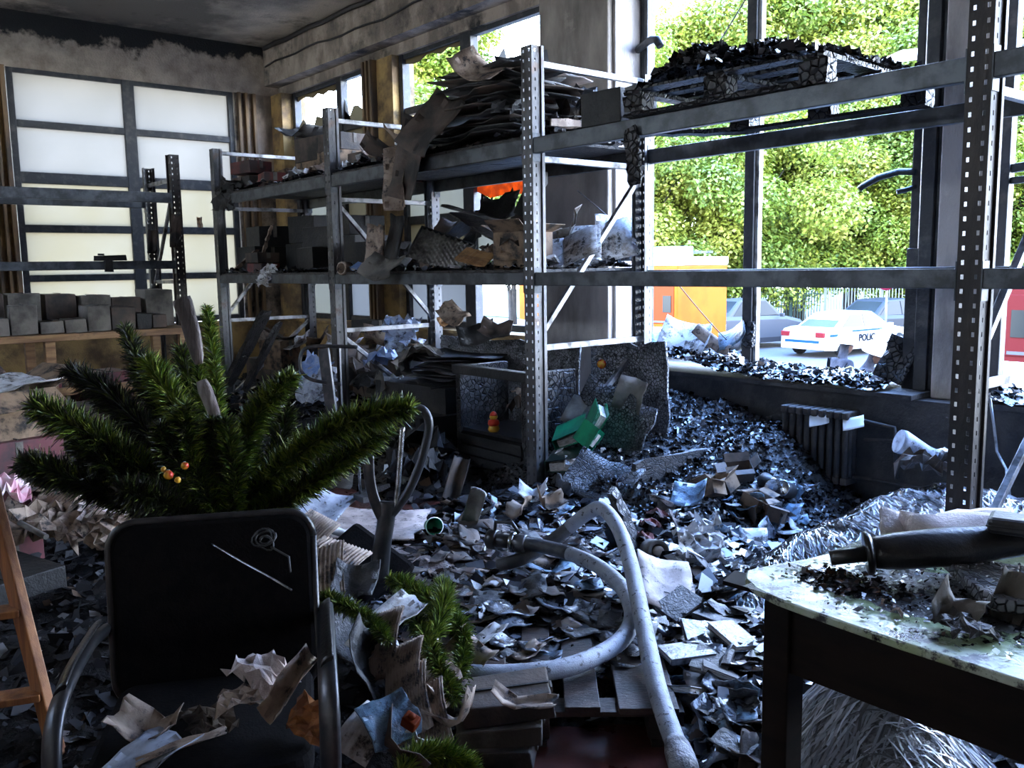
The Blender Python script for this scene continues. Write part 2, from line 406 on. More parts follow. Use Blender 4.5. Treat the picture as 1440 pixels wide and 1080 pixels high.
def heap(name, label, cat, x0, x1, y0, y1, fn, n, size, tilt=.6, pal=BLACK, seed=1, asp=(.4, 1), st=.04, group=None, basemat='char_mound', fm='char_flake'):
    g = np.random.default_rng(seed); x = g.uniform(x0, x1, n); y = g.uniform(y0, y1, n); z = fn(x, y)
    keep = z > .004 if not hasattr(fn, 'z0') else z > fn.z0+.002
    x, y, z = x[keep], y[keep], z[keep]
    me = flake_mesh(name, np.stack([x, y, z], 1), size, tilt, pal, seed+1, asp, (fm,), base=hgrid(x0, x1, y0, y1, fn, st), basemat=basemat)
    o = link(name, me); return tag(o, label, cat, group, 'stuff')
# ------------------------------------------------------------------ the room
XB, YW, YF, ZC = -11.75, 5.42, 5.70, 4.60
def lintel_mat(name, axis_off, amp):
    m, t, p = nodes_mat(name); N = t.nodes; L = t.links
    co = N.new('ShaderNodeTexCoord'); sp = N.new('ShaderNodeSeparateXYZ'); L.new(co.outputs['Object'], sp.inputs[0])
    def noise(s, d=8):
        n = N.new('ShaderNodeTexNoise'); n.inputs['Scale'].default_value = s; n.inputs['Detail'].default_value = d; n.inputs['Roughness'].default_value = .65
        L.new(co.outputs['Object'], n.inputs['Vector']); return n.outputs['Fac']
    m1 = N.new('ShaderNodeMath'); m1.operation = 'MULTIPLY_ADD'; L.new(noise(1.4), m1.inputs[0]); m1.inputs[1].default_value = amp; L.new(sp.outputs['Z'], m1.inputs[2])
    mr = N.new('ShaderNodeMapRange'); mr.inputs['From Min'].default_value = axis_off; mr.inputs['From Max'].default_value = axis_off+.07; L.new(m1.outputs[0], mr.inputs['Value'])
    a = N.new('ShaderNodeMix'); a.data_type = 'RGBA'; a.inputs[6].default_value = (.50, .41, .33, 1); a.inputs[7].default_value = (.30, .24, .19, 1)
    r2 = N.new('ShaderNodeMapRange'); r2.inputs['From Min'].default_value = .4; r2.inputs['From Max'].default_value = .65; L.new(noise(5), r2.inputs['Value']); L.new(r2.outputs[0], a.inputs[0])
    b = N.new('ShaderNodeMix'); b.data_type = 'RGBA'; L.new(mr.outputs[0], b.inputs[0]); L.new(a.outputs[2], b.inputs[6]); b.inputs[7].default_value = (.016, .016, .017, 1)
    L.new(b.outputs[2], p.inputs['Base Color']); p.inputs['Roughness'].default_value = .9
    bp = N.new('ShaderNodeBump'); bp.inputs['Strength'].default_value = .6; bp.inputs['Distance'].default_value = .02; L.new(noise(40, 3), bp.inputs['Height']); L.new(bp.outputs[0], p.inputs['Normal'])
lintel_mat('lintel_soot', 4.88, 1.0)

struct('floor', MB().b(XB-.3, 4.5, -4.5, 5.85, -.12, 0), 'lino_wet')
struct('ceiling', MB().b(XB-.3, 4.8, -4.8, 6.1, ZC, ZC+.25), 'ceiling_soot')
mb = MB().b(XB-.3, 4.8, -4.8, -4.5, -.12, .95).b(XB-.3, 4.8, -4.8, -4.5, 3.97, ZC)
for x0, x1 in ((XB-.3, -10.8), (-8.2, -7.6), (-5.0, -4.4), (-1.8, -1.2), (1.4, 4.8)): mb.b(x0, x1, -4.8, -4.5, .95, 3.97)  # piers between the added, unseen fill-light windows
struct('wall_left', mb, 'plaster_soot')
struct('wall_front', MB().b(4.5, 4.8, -4.5, 5.85, -.12, ZC), 'plaster_soot')
# wall_back: parapet, lintel, piers
struct('wall_back', MB().b(XB-.3, XB, -4.5, 5.85, 0, .95), 'ochre_paint')
struct('wall_back', MB().b(XB-.3, XB, -4.5, 5.85, 3.97, ZC), 'lintel_soot')
struct('wall_back', MB().b(XB-.3, XB, 4.98, 5.85, .95, 3.97), 'plaster_soot')
struct('wall_back', MB().b(XB-.3, XB, 1.9, 2.27, .95, 3.97).b(XB-.3, XB, -4.5, -.75, .95, 3.97), 'ochre_paint')
# wall_right: parapet under the sill, beam above, piers between the windows
struct('wall_right', MB().b(-5.15, 4.5, YW, 5.85, -.12, .74), 'wall_char')
struct('wall_right', MB().b(XB, -5.15, YW, 5.85, -.12, .93), 'ochre_paint')
struct('wall_right', MB().b(XB, 4.5, YW, 5.62, 4.09, ZC).b(XB, 4.5, 5.62, 5.85, 3.97, ZC), 'plaster_soot')
struct('wall_right', MB().b(XB, -11.42, 5.5, 5.85, .93, 3.97).b(-9.28, -8.75, 5.56, 5.85, .93, 3.97), 'ochre_paint')
struct('trim_1', MB().b(-5.98, -5.16, 5.30, 5.85, 0, 4.09), 'plaster_dark', bevel=.012)
struct('trim_2', MB().b(-5.16, -5.13, 5.36, 5.80, .74, 4.09), 'plaster_pale')
struct('trim_3', MB().b(-2.60, -2.30, 5.56, 5.85, .74, 4.09), 'plaster_pale', bevel=.01)
struct('trim_4', MB().b(.1, .7, 5.45, 5.85, .74, 4.09), 'plaster_dark', bevel=.01)
struct('trim_5', MB().b(3.1, 4.5, 5.45, 5.85, .74, 4.09), 'plaster_dark')
# window sill boards
struct('trim_6', MB().b(-5.13, -2.62, 5.36, 5.90, .74, .775), 'wall_char', bevel=.006)
struct('trim_7', MB().b(-2.30, 3.1, 5.36, 5.90, .74, .775), 'wall_char', bevel=.006)
struct('trim_8', MB().b(XB, -5.98, 5.38, 5.90, .93, .965), 'ochre_paint', bevel=.006)
# brown posts beside the frosted windows
mb = MB()
for y, w in ((1.96, .05), (2.06, .03), (2.15, .03), (2.24, .05)): mb.b(XB, XB+.07, y-w/2, y+w/2, .95, 3.97)
struct('trim_9', mb, 'frame_brown', bevel=.005)
mb = MB()
for y in (5.03, 5.13, 5.24): mb.b(XB, XB+.06, y-.02, y+.02, .95, 3.97)
struct('trim_10', mb, 'frame_brown', bevel=.005)
mb = MB()
for x in (-9.26, -9.18, -9.1): mb.b(x-.02, x+.02, 5.47, 5.56, .96, 3.97)
struct('trim_11', mb, 'frame_brown', bevel=.005)
# corner strip and cable run along the beam
mb = MB(); pts = []
for i in range(40):
    x = XB+.1+i*.3; pts.append((x, YW-.02, 4.33+.015*math.sin(i*1.7)+.02*math.sin(i*.5)))
mb.tube(pts, .012, 6)
struct('trim_12', mb, 'cable')
mb = MB()
mb.tube([(XB+.1+i*.33, YW-.03, ZC-.04+.01*math.sin(i*2.1)) for i in range(36)], .028, 6)
struct('trim_13', mb, 'cable')

# ------------------------------------------------------------------ windows
ROWS = [(3.39, 3.92), (2.80, 3.31), (2.19, 2.67), (1.60, 2.10), (1.03, 1.52)]
BARS = [(3.92, 3.98), (3.31, 3.39), (2.67, 2.80), (2.10, 2.19), (1.52, 1.60), (.96, 1.03)]
def window(n, axis, plane, cols, panes, rows=ROWS, bars=BARS, extra=None, side=.07, posts=True):
    """axis 'x': runs along x at y=plane; axis 'y': runs along y at x=plane.  panes: dict (col,row)->material"""
    w = bpy.data.objects.new('window_%d' % n, None); COL.objects.link(w); w['kind'] = 'structure'
    def bx(mb, a0, a1, z0, z1, d0=-.035, d1=.035):
        return mb.b(a0, a1, plane+d0, plane+d1, z0, z1) if axis == 'x' else mb.b(plane+d0, plane+d1, a0, a1, z0, z1)
    lo, hi = cols[0][0], cols[-1][1]
    edges = [lo-side]+[c for cc in cols for c in cc]+[hi+side]
    if posts:
        for i in range(0, len(edges), 2):
            bx(MB(), edges[i], edges[i+1], .96, 3.98, -.05, .05).build('mullion', 'frame_steel', w, bevel=.006)
    for z0, z1 in bars:
        bx(MB(), lo, hi, z0, z1, -.035, .045).build('transom', 'frame_steel', w, bevel=.006)
    for (c, r), m_ in panes.items():
        bx(MB(), cols[c][0]-.008, cols[c][1]+.008, rows[r][0]-.008, rows[r][1]+.008, .0, .006).build('pane', m_, w)
    return w
fr = {}
for r in range(5):
    for c in range(2): fr[(c, r)] = 'glass_frosted' if r < 2 else 'glass_cream'
window(1, 'y', XB-.07, [(2.36, 3.56), (3.70, 4.90)], fr)
window(2, 'y', XB-.07, [(-.68, .56), (.66, 1.83)], fr)
w3 = window(3, 'x', YF, [(-11.34, -10.20), (-10.08, -9.35)], {(0, 1): 'glass_dirty', (1, 1): 'glass_dirty', (0, 2): 'glass_cream', (1, 2): 'glass_dirty', (0, 3): 'glass_cream', (1, 3): 'glass_cream', (0, 4): 'glass_cream', (1, 4): 'glass_frosted'})
w4 = window(4, 'x', YF, [(-8.68, -7.60), (-7.42, -6.06)], {(0, 3): 'glass_dirty', (0, 2): 'glass_cream', (0, 4): 'glass_frosted'})
for n_, x0 in ((8, -10.8), (9, -7.6), (10, -4.4), (11, -1.2)):  # unseen windows added to light the column and shelf fronts
    window(n_, 'x', -4.62, [(x0+.07, x0+1.26), (x0+1.34, x0+2.53)], {k_: 'glass_clear' if k_[1] == 0 and n_ < 10 else 'glass_frosted' for k_ in fr})  # clear top panes on the two far ones let in more fill light
# broken glass left in the frames: pieces of pane with jagged edges
def shard(w, pts, m_='glass_dirty', y=YF):
    mb = MB(); mb.prism([(p[0], p[1]) for p in pts], .005, Matrix(((1, 0, 0, 0), (0, 0, 1, y), (0, 1, 0, 0), (0, 0, 0, 1))))
    mb.build('pane', m_, w)
def jagline(x0, x1, z, amp, n, rr):
    return [(x0+(x1-x0)*i/n, z+rr.uniform(-amp, amp)*(1 if 0 < i < n else .2)) for i in range(n+1)]
rr = random.Random(5)
shard(w3, [(-11.34, 3.39)]+[(-10.2, 3.39)]+jagline(-10.2, -11.34, 3.52, .10, 9, rr), 'glass_dirty')
shard(w3, [(-10.08, 3.39), (-9.35, 3.39)]+jagline(-9.35, -10.08, 3.58, .10, 7, rr), 'glass_dirty')
shard(w3, [(-10.08, 3.7), (-10.02, 3.6), (-9.95, 3.42), (-10.08, 3.39)], 'glass_frosted')
shard(w3, [(-11.34, 3.92)]+jagline(-11.34, -10.2, 3.86, .03, 8, rr)+[(-10.2, 3.92)])
shard(w4, [(-8.68, 3.92)]+jagline(-8.68, -7.6, 3.87, .03, 8, rr)+[(-7.6, 3.92)])
shard(w4, [(-7.42, 3.39), (-6.06, 3.39), (-6.06, 3.55), (-6.4, 3.62), (-6.85, 3.44), (-6.95, 3.72), (-7.2, 3.52), (-7.42, 3.5)], 'glass_frosted')
shard(w4, [(-8.68, 2.80), (-7.6, 2.80), (-7.6, 2.95), (-7.9, 3.0), (-8.2, 2.9), (-8.4, 3.15), (-8.68, 3.25)], 'glass_frosted')
shard(w4, [(-7.42, 2.67), (-7.42, 2.38), (-7.2, 2.3), (-6.9, 2.33), (-6.5, 2.28), (-6.3, 2.4), (-6.06, 2.36), (-6.06, 2.67)], 'orange_plastic')
shard(w4, [(-7.42, 2.19), (-7.42, 1.65), (-7.1, 1.68), (-7.0, 1.9), (-6.85, 2.02), (-6.5, 2.15), (-6.06, 2.19)], 'glass_cream')
# the burnt-out big window: only the mullion and side posts stand
w5 = bpy.data.objects.new('window_5', None); COL.objects.link(w5); w5['kind'] = 'structure'
MB().b(-4.10, -4.015, YF-.04, YF+.04, .775, 3.98).build('mullion', 'frame_steel', w5, bevel=.006)
MB().b(-4.012, -3.985, YF-.02, YF+.03, .775, 3.98).build('mullion', 'brace_steel', w5, bevel=.004)
MB().b(-5.13, -5.06, YF-.05, YF+.05, .775, 3.98).build('mullion', 'frame_steel', w5, bevel=.006)
MB().b(-5.05, -5.02, YF-.09, YF-.05, 3.0, 3.98).build('casement_strip', 'frame_steel', w5, bevel=.006)
for x0, x1, y0, y1, z0 in ((-2.83, -2.775, YF-.03, YF+.03, 1.65), (-2.74, -2.655, YF-.09, YF+.05, .775), (-2.655, -2.615, YF-.06, YF+.05, .775)):
    MB().b(x0, x1, y0, y1, z0, 3.98).build('mullion', 'frame_steel', w5, bevel=.006)
MB().b(-2.83, -2.60, YF-.06, YF+.06, .775, 1.68).build('frame_post', 'frame_steel', w5, bevel=.006)
MB().b(-5.13, -2.6, YF-.035, YF+.045, 3.92, 3.98).build('transom', 'frame_steel', w5, bevel=.006)
MB().tube([(-2.80, YF-.03, 2.16), (-2.9, YF-.06, 2.17), (-3.02, YF-.10, 2.14), (-3.10, YF-.14, 2.09), (-3.12, YF-.15, 2.07)], .03, 8, flat=.5).build('bent_transom', 'frame_steel', w5)
MB().tube([(-2.80, YF-.02, 2.07), (-2.86, YF-.05, 2.05), (-2.9, YF-.08, 2.04)], .016, 6).build('bent_transom', 'frame_steel', w5)
MB().tube([(-5.10, YF-.10, 3.34), (-4.95, YF-.14, 3.37), (-4.86, YF-.16, 3.36), (-4.80, YF-.18, 3.29)], [.05, .045, .035, .03], 8, flat=.6).build('bent_fitting', 'soot_metal', w5)
w6 = bpy.data.objects.new('window_6', None); COL.objects.link(w6); w6['kind'] = 'structure'
MB().b(-2.30, -2.24, YF-.04, YF+.04, .775, 3.98).build('mullion', 'frame_steel', w6, bevel=.006)
MB().b(-1.14, -1.06, YF-.04, YF+.04, .775, 3.98).build('mullion', 'frame_steel', w6, bevel=.006)
MB().b(.03, .1, YF-.04, YF+.04, .775, 3.98).build('mullion', 'frame_steel', w6, bevel=.006)
MB().beam((-2.24, YF, 2.13), (-1.14, YF-.05, 2.23), .05, .05).build('transom', 'frame_steel', w6, bevel=.006)
MB().beam((-2.24, YF, 2.06), (-1.14, YF-.05, 2.10), .04, .04).build('transom', 'frame_steel', w6, bevel=.006)
MB().beam((-2.24, YF, 2.76), (-1.14, YF-.05, 2.70), .05, .07).build('transom', 'frame_steel', w6, bevel=.006)
window(7, 'x', YF, [(.78, 1.85), (1.95, 3.03)], {})

# ------------------------------------------------------------------ pallet racking
def holed_post(h):
    mb = MB(); p = .06; n = int(h/p)
    def plate(cols, hole, fn):
        for k in range(n):
            z0, z1, z2 = k*p, k*p+.020, k*p+.040
            for i in range(len(cols)-1):
                if i in hole:
                    for a, b_ in ((z0, z1), (z2, z0+p)): mb.add([fn(cols[i], a), fn(cols[i+1], a), fn(cols[i+1], b_), fn(cols[i], b_)], [(0, 1, 2, 3)])
                else: mb.add([fn(cols[i], z0), fn(cols[i+1], z0), fn(cols[i+1], z0+p), fn(cols[i], z0+p)], [(0, 1, 2, 3)])
    plate([-.05, -.034, -.022, .022, .034, .05], (1, 3), lambda a, z: (a, 0, z))
    plate([0, .024, .034, .072], (1,), lambda a, z: (.05, a, z))
    plate([.072, .034, .024, 0], (1,), lambda a, z: (-.05, a, z))
    plate([.05, .062], (), lambda a, z: (a, .072, z)); plate([-.062, -.05], (), lambda a, z: (a, .072, z))
    plate([.072, .095], (), lambda a, z: (.062, a, z)); plate([.095, .072], (), lambda a, z: (-.062, a, z))
    return mb
POSTS = {}
def post(h, m_, parent, loc, flip=False):
    key = (h, m_)
    if key not in POSTS:
        o = holed_post(h).build('post', m_, parent); POSTS[key] = o.data
    else: o = link('post', POSTS[key], parent)
    o.location = loc
    if flip: o.rotation_euler = (0, 0, PI)
    s = o.modifiers.new('wall', 'SOLIDIFY'); s.thickness = .003; s.offset = 0
    return o
def rack(root, xs, depth, h, beams, frames, pm):
    """xs: frame positions; beams: (bay i, z0, z1, front?, rear?); frames: diagonal direction per frame"""
    for i, x in enumerate(xs):
        post(h[i] if isinstance(h, list) else h, pm[i], root, (x, 0, 0)); post((h[i] if isinstance(h, list) else h)-.05, 'rack_post', root, (x, depth, 0), True)
        for y in (.03, depth-.03): MB().b(x-.08, x+.08, y-.07, y+.07, 0, .008).build('foot_plate', 'rack_paint', root)
        fz = frames[i]
        for z in fz['h']: MB().b(x-.018, x+.018, .05, depth-.05, z-.02, z+.02).build('brace', 'brace_steel', root, bevel=.003)
        for (ya, za, yb, zb) in fz['d']:
            MB().beam((x, ya*depth+(.07 if ya < .5 else -.07), za), (x, yb*depth+(.07 if yb < .5 else -.07), zb), .035, .035).build('brace', 'brace_steel', root, bevel=.003)
    for (i, z0, z1, fr_, re_) in beams:
        a, b_ = sorted((xs[i], xs[i+1]))
        for on_, y in ((fr_, .026), (re_, depth-.026)):
            if not on_: continue
            bm = MB().b(a+.05, b_-.05, y-.024, y+.024, z0, z1).build('beam', 'rack_paint', root, bevel=.005)
            for s_, xx in ((1, a+.053), (-1, b_-.053)):
                MB().b(xx-.003, xx+.003, y-.03, y+.035, z0-.05, z1+.03).build('connector', 'rack_paint', bm)
XS = [1.15, -1.66, -4.47, -7.16, -9.78]
RA = thing('pallet_rack', 'long dark steel pallet rack with slotted posts in front of the street windows', 'rack', (0, 3.85, 0))
FZ = {'h': (2.90, 2.30, 1.06, .15), 'd': [(1, 2.25, 0, 1.12), (1, 1.02, 0, .2)]}
FY = {'h': (2.90, 2.22, 1.06, .15), 'd': [(0, 2.2, 1, 1.12), (0, 1.02, 1, .2)]}
LV = [(1.48, 1.565), (2.325, 2.425)]
rack(RA, XS, 1.15, [4.2, 4.2, 3.02, 3.0, 2.97], [(i, z0, z1, True, True) for i in range(4) for z0, z1 in LV], [FZ, FZ, FZ, FY, FZ],
     ['rack_post_black', 'rack_post_black', 'rack_post', 'rack_post', 'rack_post'])
RB = thing('pallet_rack', 'empty steel pallet rack standing before the frosted windows', 'rack', (-10.0, 0, 0), PI/2)
rack(RB, [3.52, .75], .95, 2.9, [(0, 1.645, 1.735, True, False), (0, 2.36, 2.47, True, True), (0, 1.25, 1.33, False, True)], [{'h': (2.62, 1.5), 'd': [(1, 1.5, 0, 2.55)]}]*2, ['rack_post_black', 'rack_post_black'])
# ------------------------------------------------------------------ outside
GZ = -1.32
def out_struct(name, mb, m_): return struct(name, mb, m_)
out_struct('street', MB().b(-90, 60, 5.9, 33, GZ-.3, GZ), 'asphalt')
out_struct('street_verge', MB().b(-90, 60, 33, 90, GZ-.3, GZ+.05), 'verge')
out_struct('wall_footing', MB().b(XB-.3, 4.8, 5.62, 5.85, GZ, -.12), 'wall_char')
def crown(seed, R, H, n, leaf=(.10, .22)):
    g = np.random.default_rng(seed); nb = 46
    c = np.stack([g.normal(0, .42, nb)*R, g.normal(0, .42, nb)*R, g.uniform(.12, .95, nb)*H], 1)
    k = 1-np.abs(c[:, 2]/H-.45)*.9; c[:, :2] *= k[:, None]
    br = R*g.uniform(.26, .46, nb)
    i = g.integers(0, nb, n); d = g.normal(0, 1, (n, 3)); d /= np.linalg.norm(d, axis=1)[:, None]
    P = c[i]+d*(br[i]*g.uniform(.55, 1.05, n))[:, None]*np.array([1, 1, .75])
    s = g.uniform(leaf[0], leaf[1], n)
    nn = d*.5+g.normal(0, .5, (n, 3))+np.array([0, 0, .75]); nn /= np.linalg.norm(nn, axis=1)[:, None]
    ux = np.cross(nn, g.normal(0, 1, (n, 3))); ux /= np.linalg.norm(ux, axis=1)[:, None]; uy = np.cross(nn, ux)
    V = np.zeros((n, 4, 3))
    for q, (x, y) in enumerate(((-.5, 0), (0, -.32), (.5, 0), (0, .32))): V[:, q] = P+ux*(x*s)[:, None]+uy*(y*s)[:, None]
    V[:, 2] -= nn*(s*.12)[:, None]
    pal = np.array([(.22, .34, .035), (.32, .42, .04), (.42, .46, .05), (.15, .25, .03), (.48, .48, .07)])
    blob = pal[g.integers(0, 5, nb)]
    cc = blob[i]*.65+pal[g.integers(0, 5, n)]*.35; cc *= .52*g.uniform(.75, 1.2, n)[:, None]
    col = np.repeat(np.concatenate([cc, np.ones((n, 1))], 1), 4, 0)
    return mesh_np('crown', V.reshape(-1, 3), np.arange(4*n).reshape(-1, 4), col, ('leaf',))
CR = [crown(11, 3.4, 8.5, 60000), crown(12, 3.0, 9.5, 60000), crown(13, 3.8, 7.5, 60000)]
def trunk_mesh(seed, H):
    rr = random.Random(seed); mb = MB()
    for k in range(rr.choice((2, 3, 3))):
        x = rr.uniform(-.25, .25); y = rr.uniform(-.25, .25); dx = rr.uniform(-.5, .5); dy = rr.uniform(-.4, .4)
        pts = [(x+dx*t*t*H*.25, y+dy*t*t*H*.25, t*H*.75) for t in (0, .2, .4, .6, .8, 1)]
        mb.tube(pts, [.13, .11, .10, .08, .055, .03], 6)
        for b_ in range(5):
            t = rr.uniform(.3, .9); a = rr.uniform(0, 6.28); L = rr.uniform(1, 2)
            p0 = Vector((x+dx*t*t*H*.25, y+dy*t*t*H*.25, t*H*.75))
            mb.tube([p0, p0+Vector((math.cos(a)*L*.5, math.sin(a)*L*.5, L*.5)), p0+Vector((math.cos(a)*L, math.sin(a)*L, L*1.2))], [.045, .03, .012], 5)
    return mb
def tree(x, y, k, base, sc, rz, label, group='street trees beyond the fence'):
    t = thing('street_tree', label, 'tree', (x, y, GZ), rz, group); t.scale = (sc, sc, sc)
    trunk_mesh(int(x*7+y), base+6).build('trunk', 'trunk', t)
    link('crown', CR[k], t, (0, 0, base), kind='stuff')
    return t
rr = random.Random(3)
LBS = ['leafy green street tree with dense low crown beyond the railings', 'tall light green tree rising behind the front row of street trees', 'slender yellow green tree seen through the far side windows']
k = 0
for i in range(9):
    d = dist(880+i*72, 380, 38+rr.uniform(-1.5, 3)); tree(d.x, d.y+1.5, k % 3, rr.uniform(.7, 1.2), rr.uniform(1.0, 1.15), rr.uniform(0, 6), LBS[0]); k += 1
for i in range(8):
    d = dist(860+i*85, 380, 47+rr.uniform(-2, 3)); tree(d.x, d.y, (k+1) % 3, rr.uniform(2.6, 3.8), rr.uniform(1.35, 1.55), rr.uniform(0, 6), LBS[1], 'taller trees of the back row'); k += 1
for px, dd, sc in ((612, 46, 1.4), (720, 40, .8)):
    d = dist(px, 380, dd); tree(d.x, d.y, 1, 2.5, sc, 1.0, LBS[2], 'trees far down the street'); k += 1
for px in (1560, 1720, 1950):
    d = dist(px, 380, 39); tree(d.x, d.y, px % 3, 1, 1, 2, LBS[0])

# railing fence
def fence(x0, x1, y, h, mt_, label, step=.13):
    f = thing('railing_fence', label, 'fence', (x0, y, GZ))
    L = x1-x0
    for z in (.15, h-.12): MB().b(0, L, -.02, .02, z-.02, z+.02).build('rail', mt_, f)
    pk = MB().b(-.014, .014, -.014, .014, .06, h).build('picket', mt_, f).data
    n = min(290, int(L/step))
    for i in range(1, n): link('picket', pk, f, (i*L/n, 0, 0))
    po = None
    for i in range(int(L/2.4)+1):
        if po is None: po = MB().b(-.04, .04, -.04, .04, 0, h+.1).build('post', mt_, f).data
        else: link('post', po, f, (i*2.4, 0, 0))
a = dist(1070, 400, 33); b_ = dist(1180, 400, 33)
fence(-26.5, -20.2, 33.4, 1.75, 'fence_green', 'green metal railing fence in front of the trees')
fence(-20.1, -5.0, 33.4, 2.05, 'fence_white', 'pale metal railing fence behind the parked cars')

# cars
def car(name, label, loc, rz, L, Wd, H, body, glass, police=False):
    c = thing(name, label, 'car', loc, rz)
    hw = Wd/2
    # body shell lofted from cross-sections along x (front at +x)
    sec = [(-L/2, .42, .72, .86), (-L/2+.06, .25, .92, .95), (-L*.40, .22, .98, 1.0), (-L*.2, .22, .97, 1.0), (L*.1, .22, .95, 1.0), (L*.25, .22, .93, 1.0), (L*.42, .22, .80, .97), (L/2-.06, .26, .66, .90), (L/2, .38, .56, .80)]
    mb = MB(); vs = []
    for x, z0, z1, wk in sec:
        z1 = z1*H/1.45; w = hw*wk
        vs += [(x, -w*.92, z0), (x, -w, z0+.18), (x, -w*.98, z1-.12), (x, -w*.88, z1), (x, w*.88, z1), (x, w*.98, z1-.12), (x, w, z0+.18), (x, w*.92, z0)]
    m = len(sec)
    mb.add(vs, [(i*8+q, i*8+(q+1) % 8, (i+1)*8+(q+1) % 8, (i+1)*8+q) for i in range(m-1) for q in range(8)]+[tuple(range(8))[::-1], tuple((m-1)*8+q for q in range(8))])
    bo = mb.build('body', body, c, bevel=.03)
    # greenhouse
    x = [-L*.37, -L*.20, L*.06, L*.24]; zb = .93*H/1.45; zt = H
    def gv(a): return a
    ro = MB(); rw = hw*.70
    vs = [(x[0], -hw*.86, zb), (x[1], -rw, zt-.03), (x[2], -rw, zt), (x[3], -hw*.86, zb), (x[0], hw*.86, zb), (x[1], rw, zt-.03), (x[2], rw, zt), (x[3], hw*.86, zb)]
    ro.add(vs, [(0, 3, 2, 1), (4, 5, 6, 7), (1, 2, 6, 5), (0, 1, 5, 4), (2, 3, 7, 6), (0, 4, 7, 3)])
    ro.build('roof', body, c, bevel=.05)
    def pane(pts, nm='window_pane', m_=glass):
        pts = [Vector(p) for p in pts]; k = (pts[1]-pts[0]).cross(pts[2]-pts[0]).normalized()
        MB().add([p+k*.012 for p in pts]+[p-k*.02 for p in pts], [(0, 1, 2, 3), (7, 6, 5, 4), (0, 4, 5, 1), (1, 5, 6, 2), (2, 6, 7, 3), (3, 7, 4, 0)]).build(nm, m_, c)
    pane([(x[0]+.06, hw*.72, zb+.03), (x[1]-.05, rw*.84, zt-.08), (x[1]-.05, -rw*.84, zt-.08), (x[0]+.06, -hw*.72, zb+.03)][::-1], 'rear_window', 'car_glass')
    pane([(x[3]-.06, hw*.72, zb+.03), (x[2]+.05, rw*.84, zt-.06), (x[2]+.05, -rw*.84, zt-.06), (x[3]-.06, -hw*.72, zb+.03)], 'windscreen')
    for s in (-1, 1):
        def sp(xx, t): return (xx, s*(hw*.86+(rw-hw*.86)*t+.002), zb+(zt-zb)*t)
        q1 = [sp(x[0]+.30, .08), sp(-L*.075, .08), sp(-L*.075, .86), sp(x[1]+.06, .84)]; q2 = [sp(-L*.062, .08), sp(x[3]-.30, .08), sp(x[2]-.0, .86), sp(-L*.062, .86)]
        for q in (q1, q2): pane(q if s < 0 else q[::-1])
    for wx in (-L*.30, L*.31):
        for s in (-1, 1):
            M = Matrix.Translation((wx, s*(hw-.10), .32)) @ Matrix.Rotation(PI/2, 4, 'X')
            wh = MB().lathe([(.20, -.11), (.30, -.10), (.32, -.06), (.32, .06), (.30, .10), (.20, .11)], 20, M).build('wheel', 'tyre', c)
            MB().lathe([(.02, -.115), (.19, -.115), (.2, .115), (.02, .115)], 14, M).build('hub_cap', 'hub', wh)
    for s in (-1, 1):
        MB().box((-L/2+.03, s*hw*.72, .72), (.10, .32, .16)).build('tail_light', 'lamp_red', c, bevel=.02)
        MB().box((L/2-.10, s*hw*.68, .62), (.16, .30, .13)).build('head_light', 'hub', c, bevel=.02)
        MB().box((L*.17, s*(hw+.08), zb+.05), (.10, .16, .12)).build('mirror', body, c, bevel=.02)
    MB().box((-L/2-.02, 0, .36), (.08, Wd*.86, .20)).build('bumper', body, c, bevel=.03)
    MB().box((-L/2-.012, 0, .66), (.03, .50, .11)).build('number_plate', 'white_paint', c)
    if police:
        for s in (-1, 1):
            MB().box((-L*.42, s*(hw-.01), .70), (.34, .03, .08)).build('stripe', 'police_blue', c)
            MB().box((-L*.02, s*(hw-.004), .80), (L*.42, .012, .055)).build('stripe', 'police_blue', c)
            cu = bpy.data.curves.new('lettering', 'FONT'); cu.body = 'POLIC'; cu.size = .30; cu.extrude = .004; cu.offset = .011
            o = bpy.data.objects.new('lettering', cu); COL.objects.link(o)
            dg = bpy.context.evaluated_depsgraph_get(); me = bpy.data.meshes.new_from_object(o.evaluated_get(dg)); bpy.data.objects.remove(o)
            me.materials.append(MT['police_navy'])
            t = link('lettering', me, c, (-L*.16 if s < 0 else L*.16, s*(hw+.012), .47), R=(PI/2, 0, 0 if s < 0 else PI), label='dark letters on the door')
        MB().box((-L/2-.02, 0, .50), (.03, Wd*.7, .09)).build('stripe', 'police_blue', c)
    return c
d = dist(1172, 470, 28.3)
car('police_car', 'white police car with blue markings parked outside the burnt window', (d.x, d.y+.9, GZ), math.radians(84), 4.6, 1.8, 1.36, 'car_white', 'glass_tan', True)
d = dist(1215, 450, 31.5)
car('estate_car', 'dark grey car parked just beyond the white police car', (d.x+.6, d.y+.6, GZ+.02), math.radians(78), 4.6, 1.85, 1.62, 'car_black', 'car_glass')
d = dist(1150, 450, 33)
car('estate_car', 'grey car with a broad rear window by the green railing fence', (d.x-.6, d.y-3.6, GZ), math.radians(80), 4.4, 1.8, 1.72, 'truck_grey', 'car_glass')

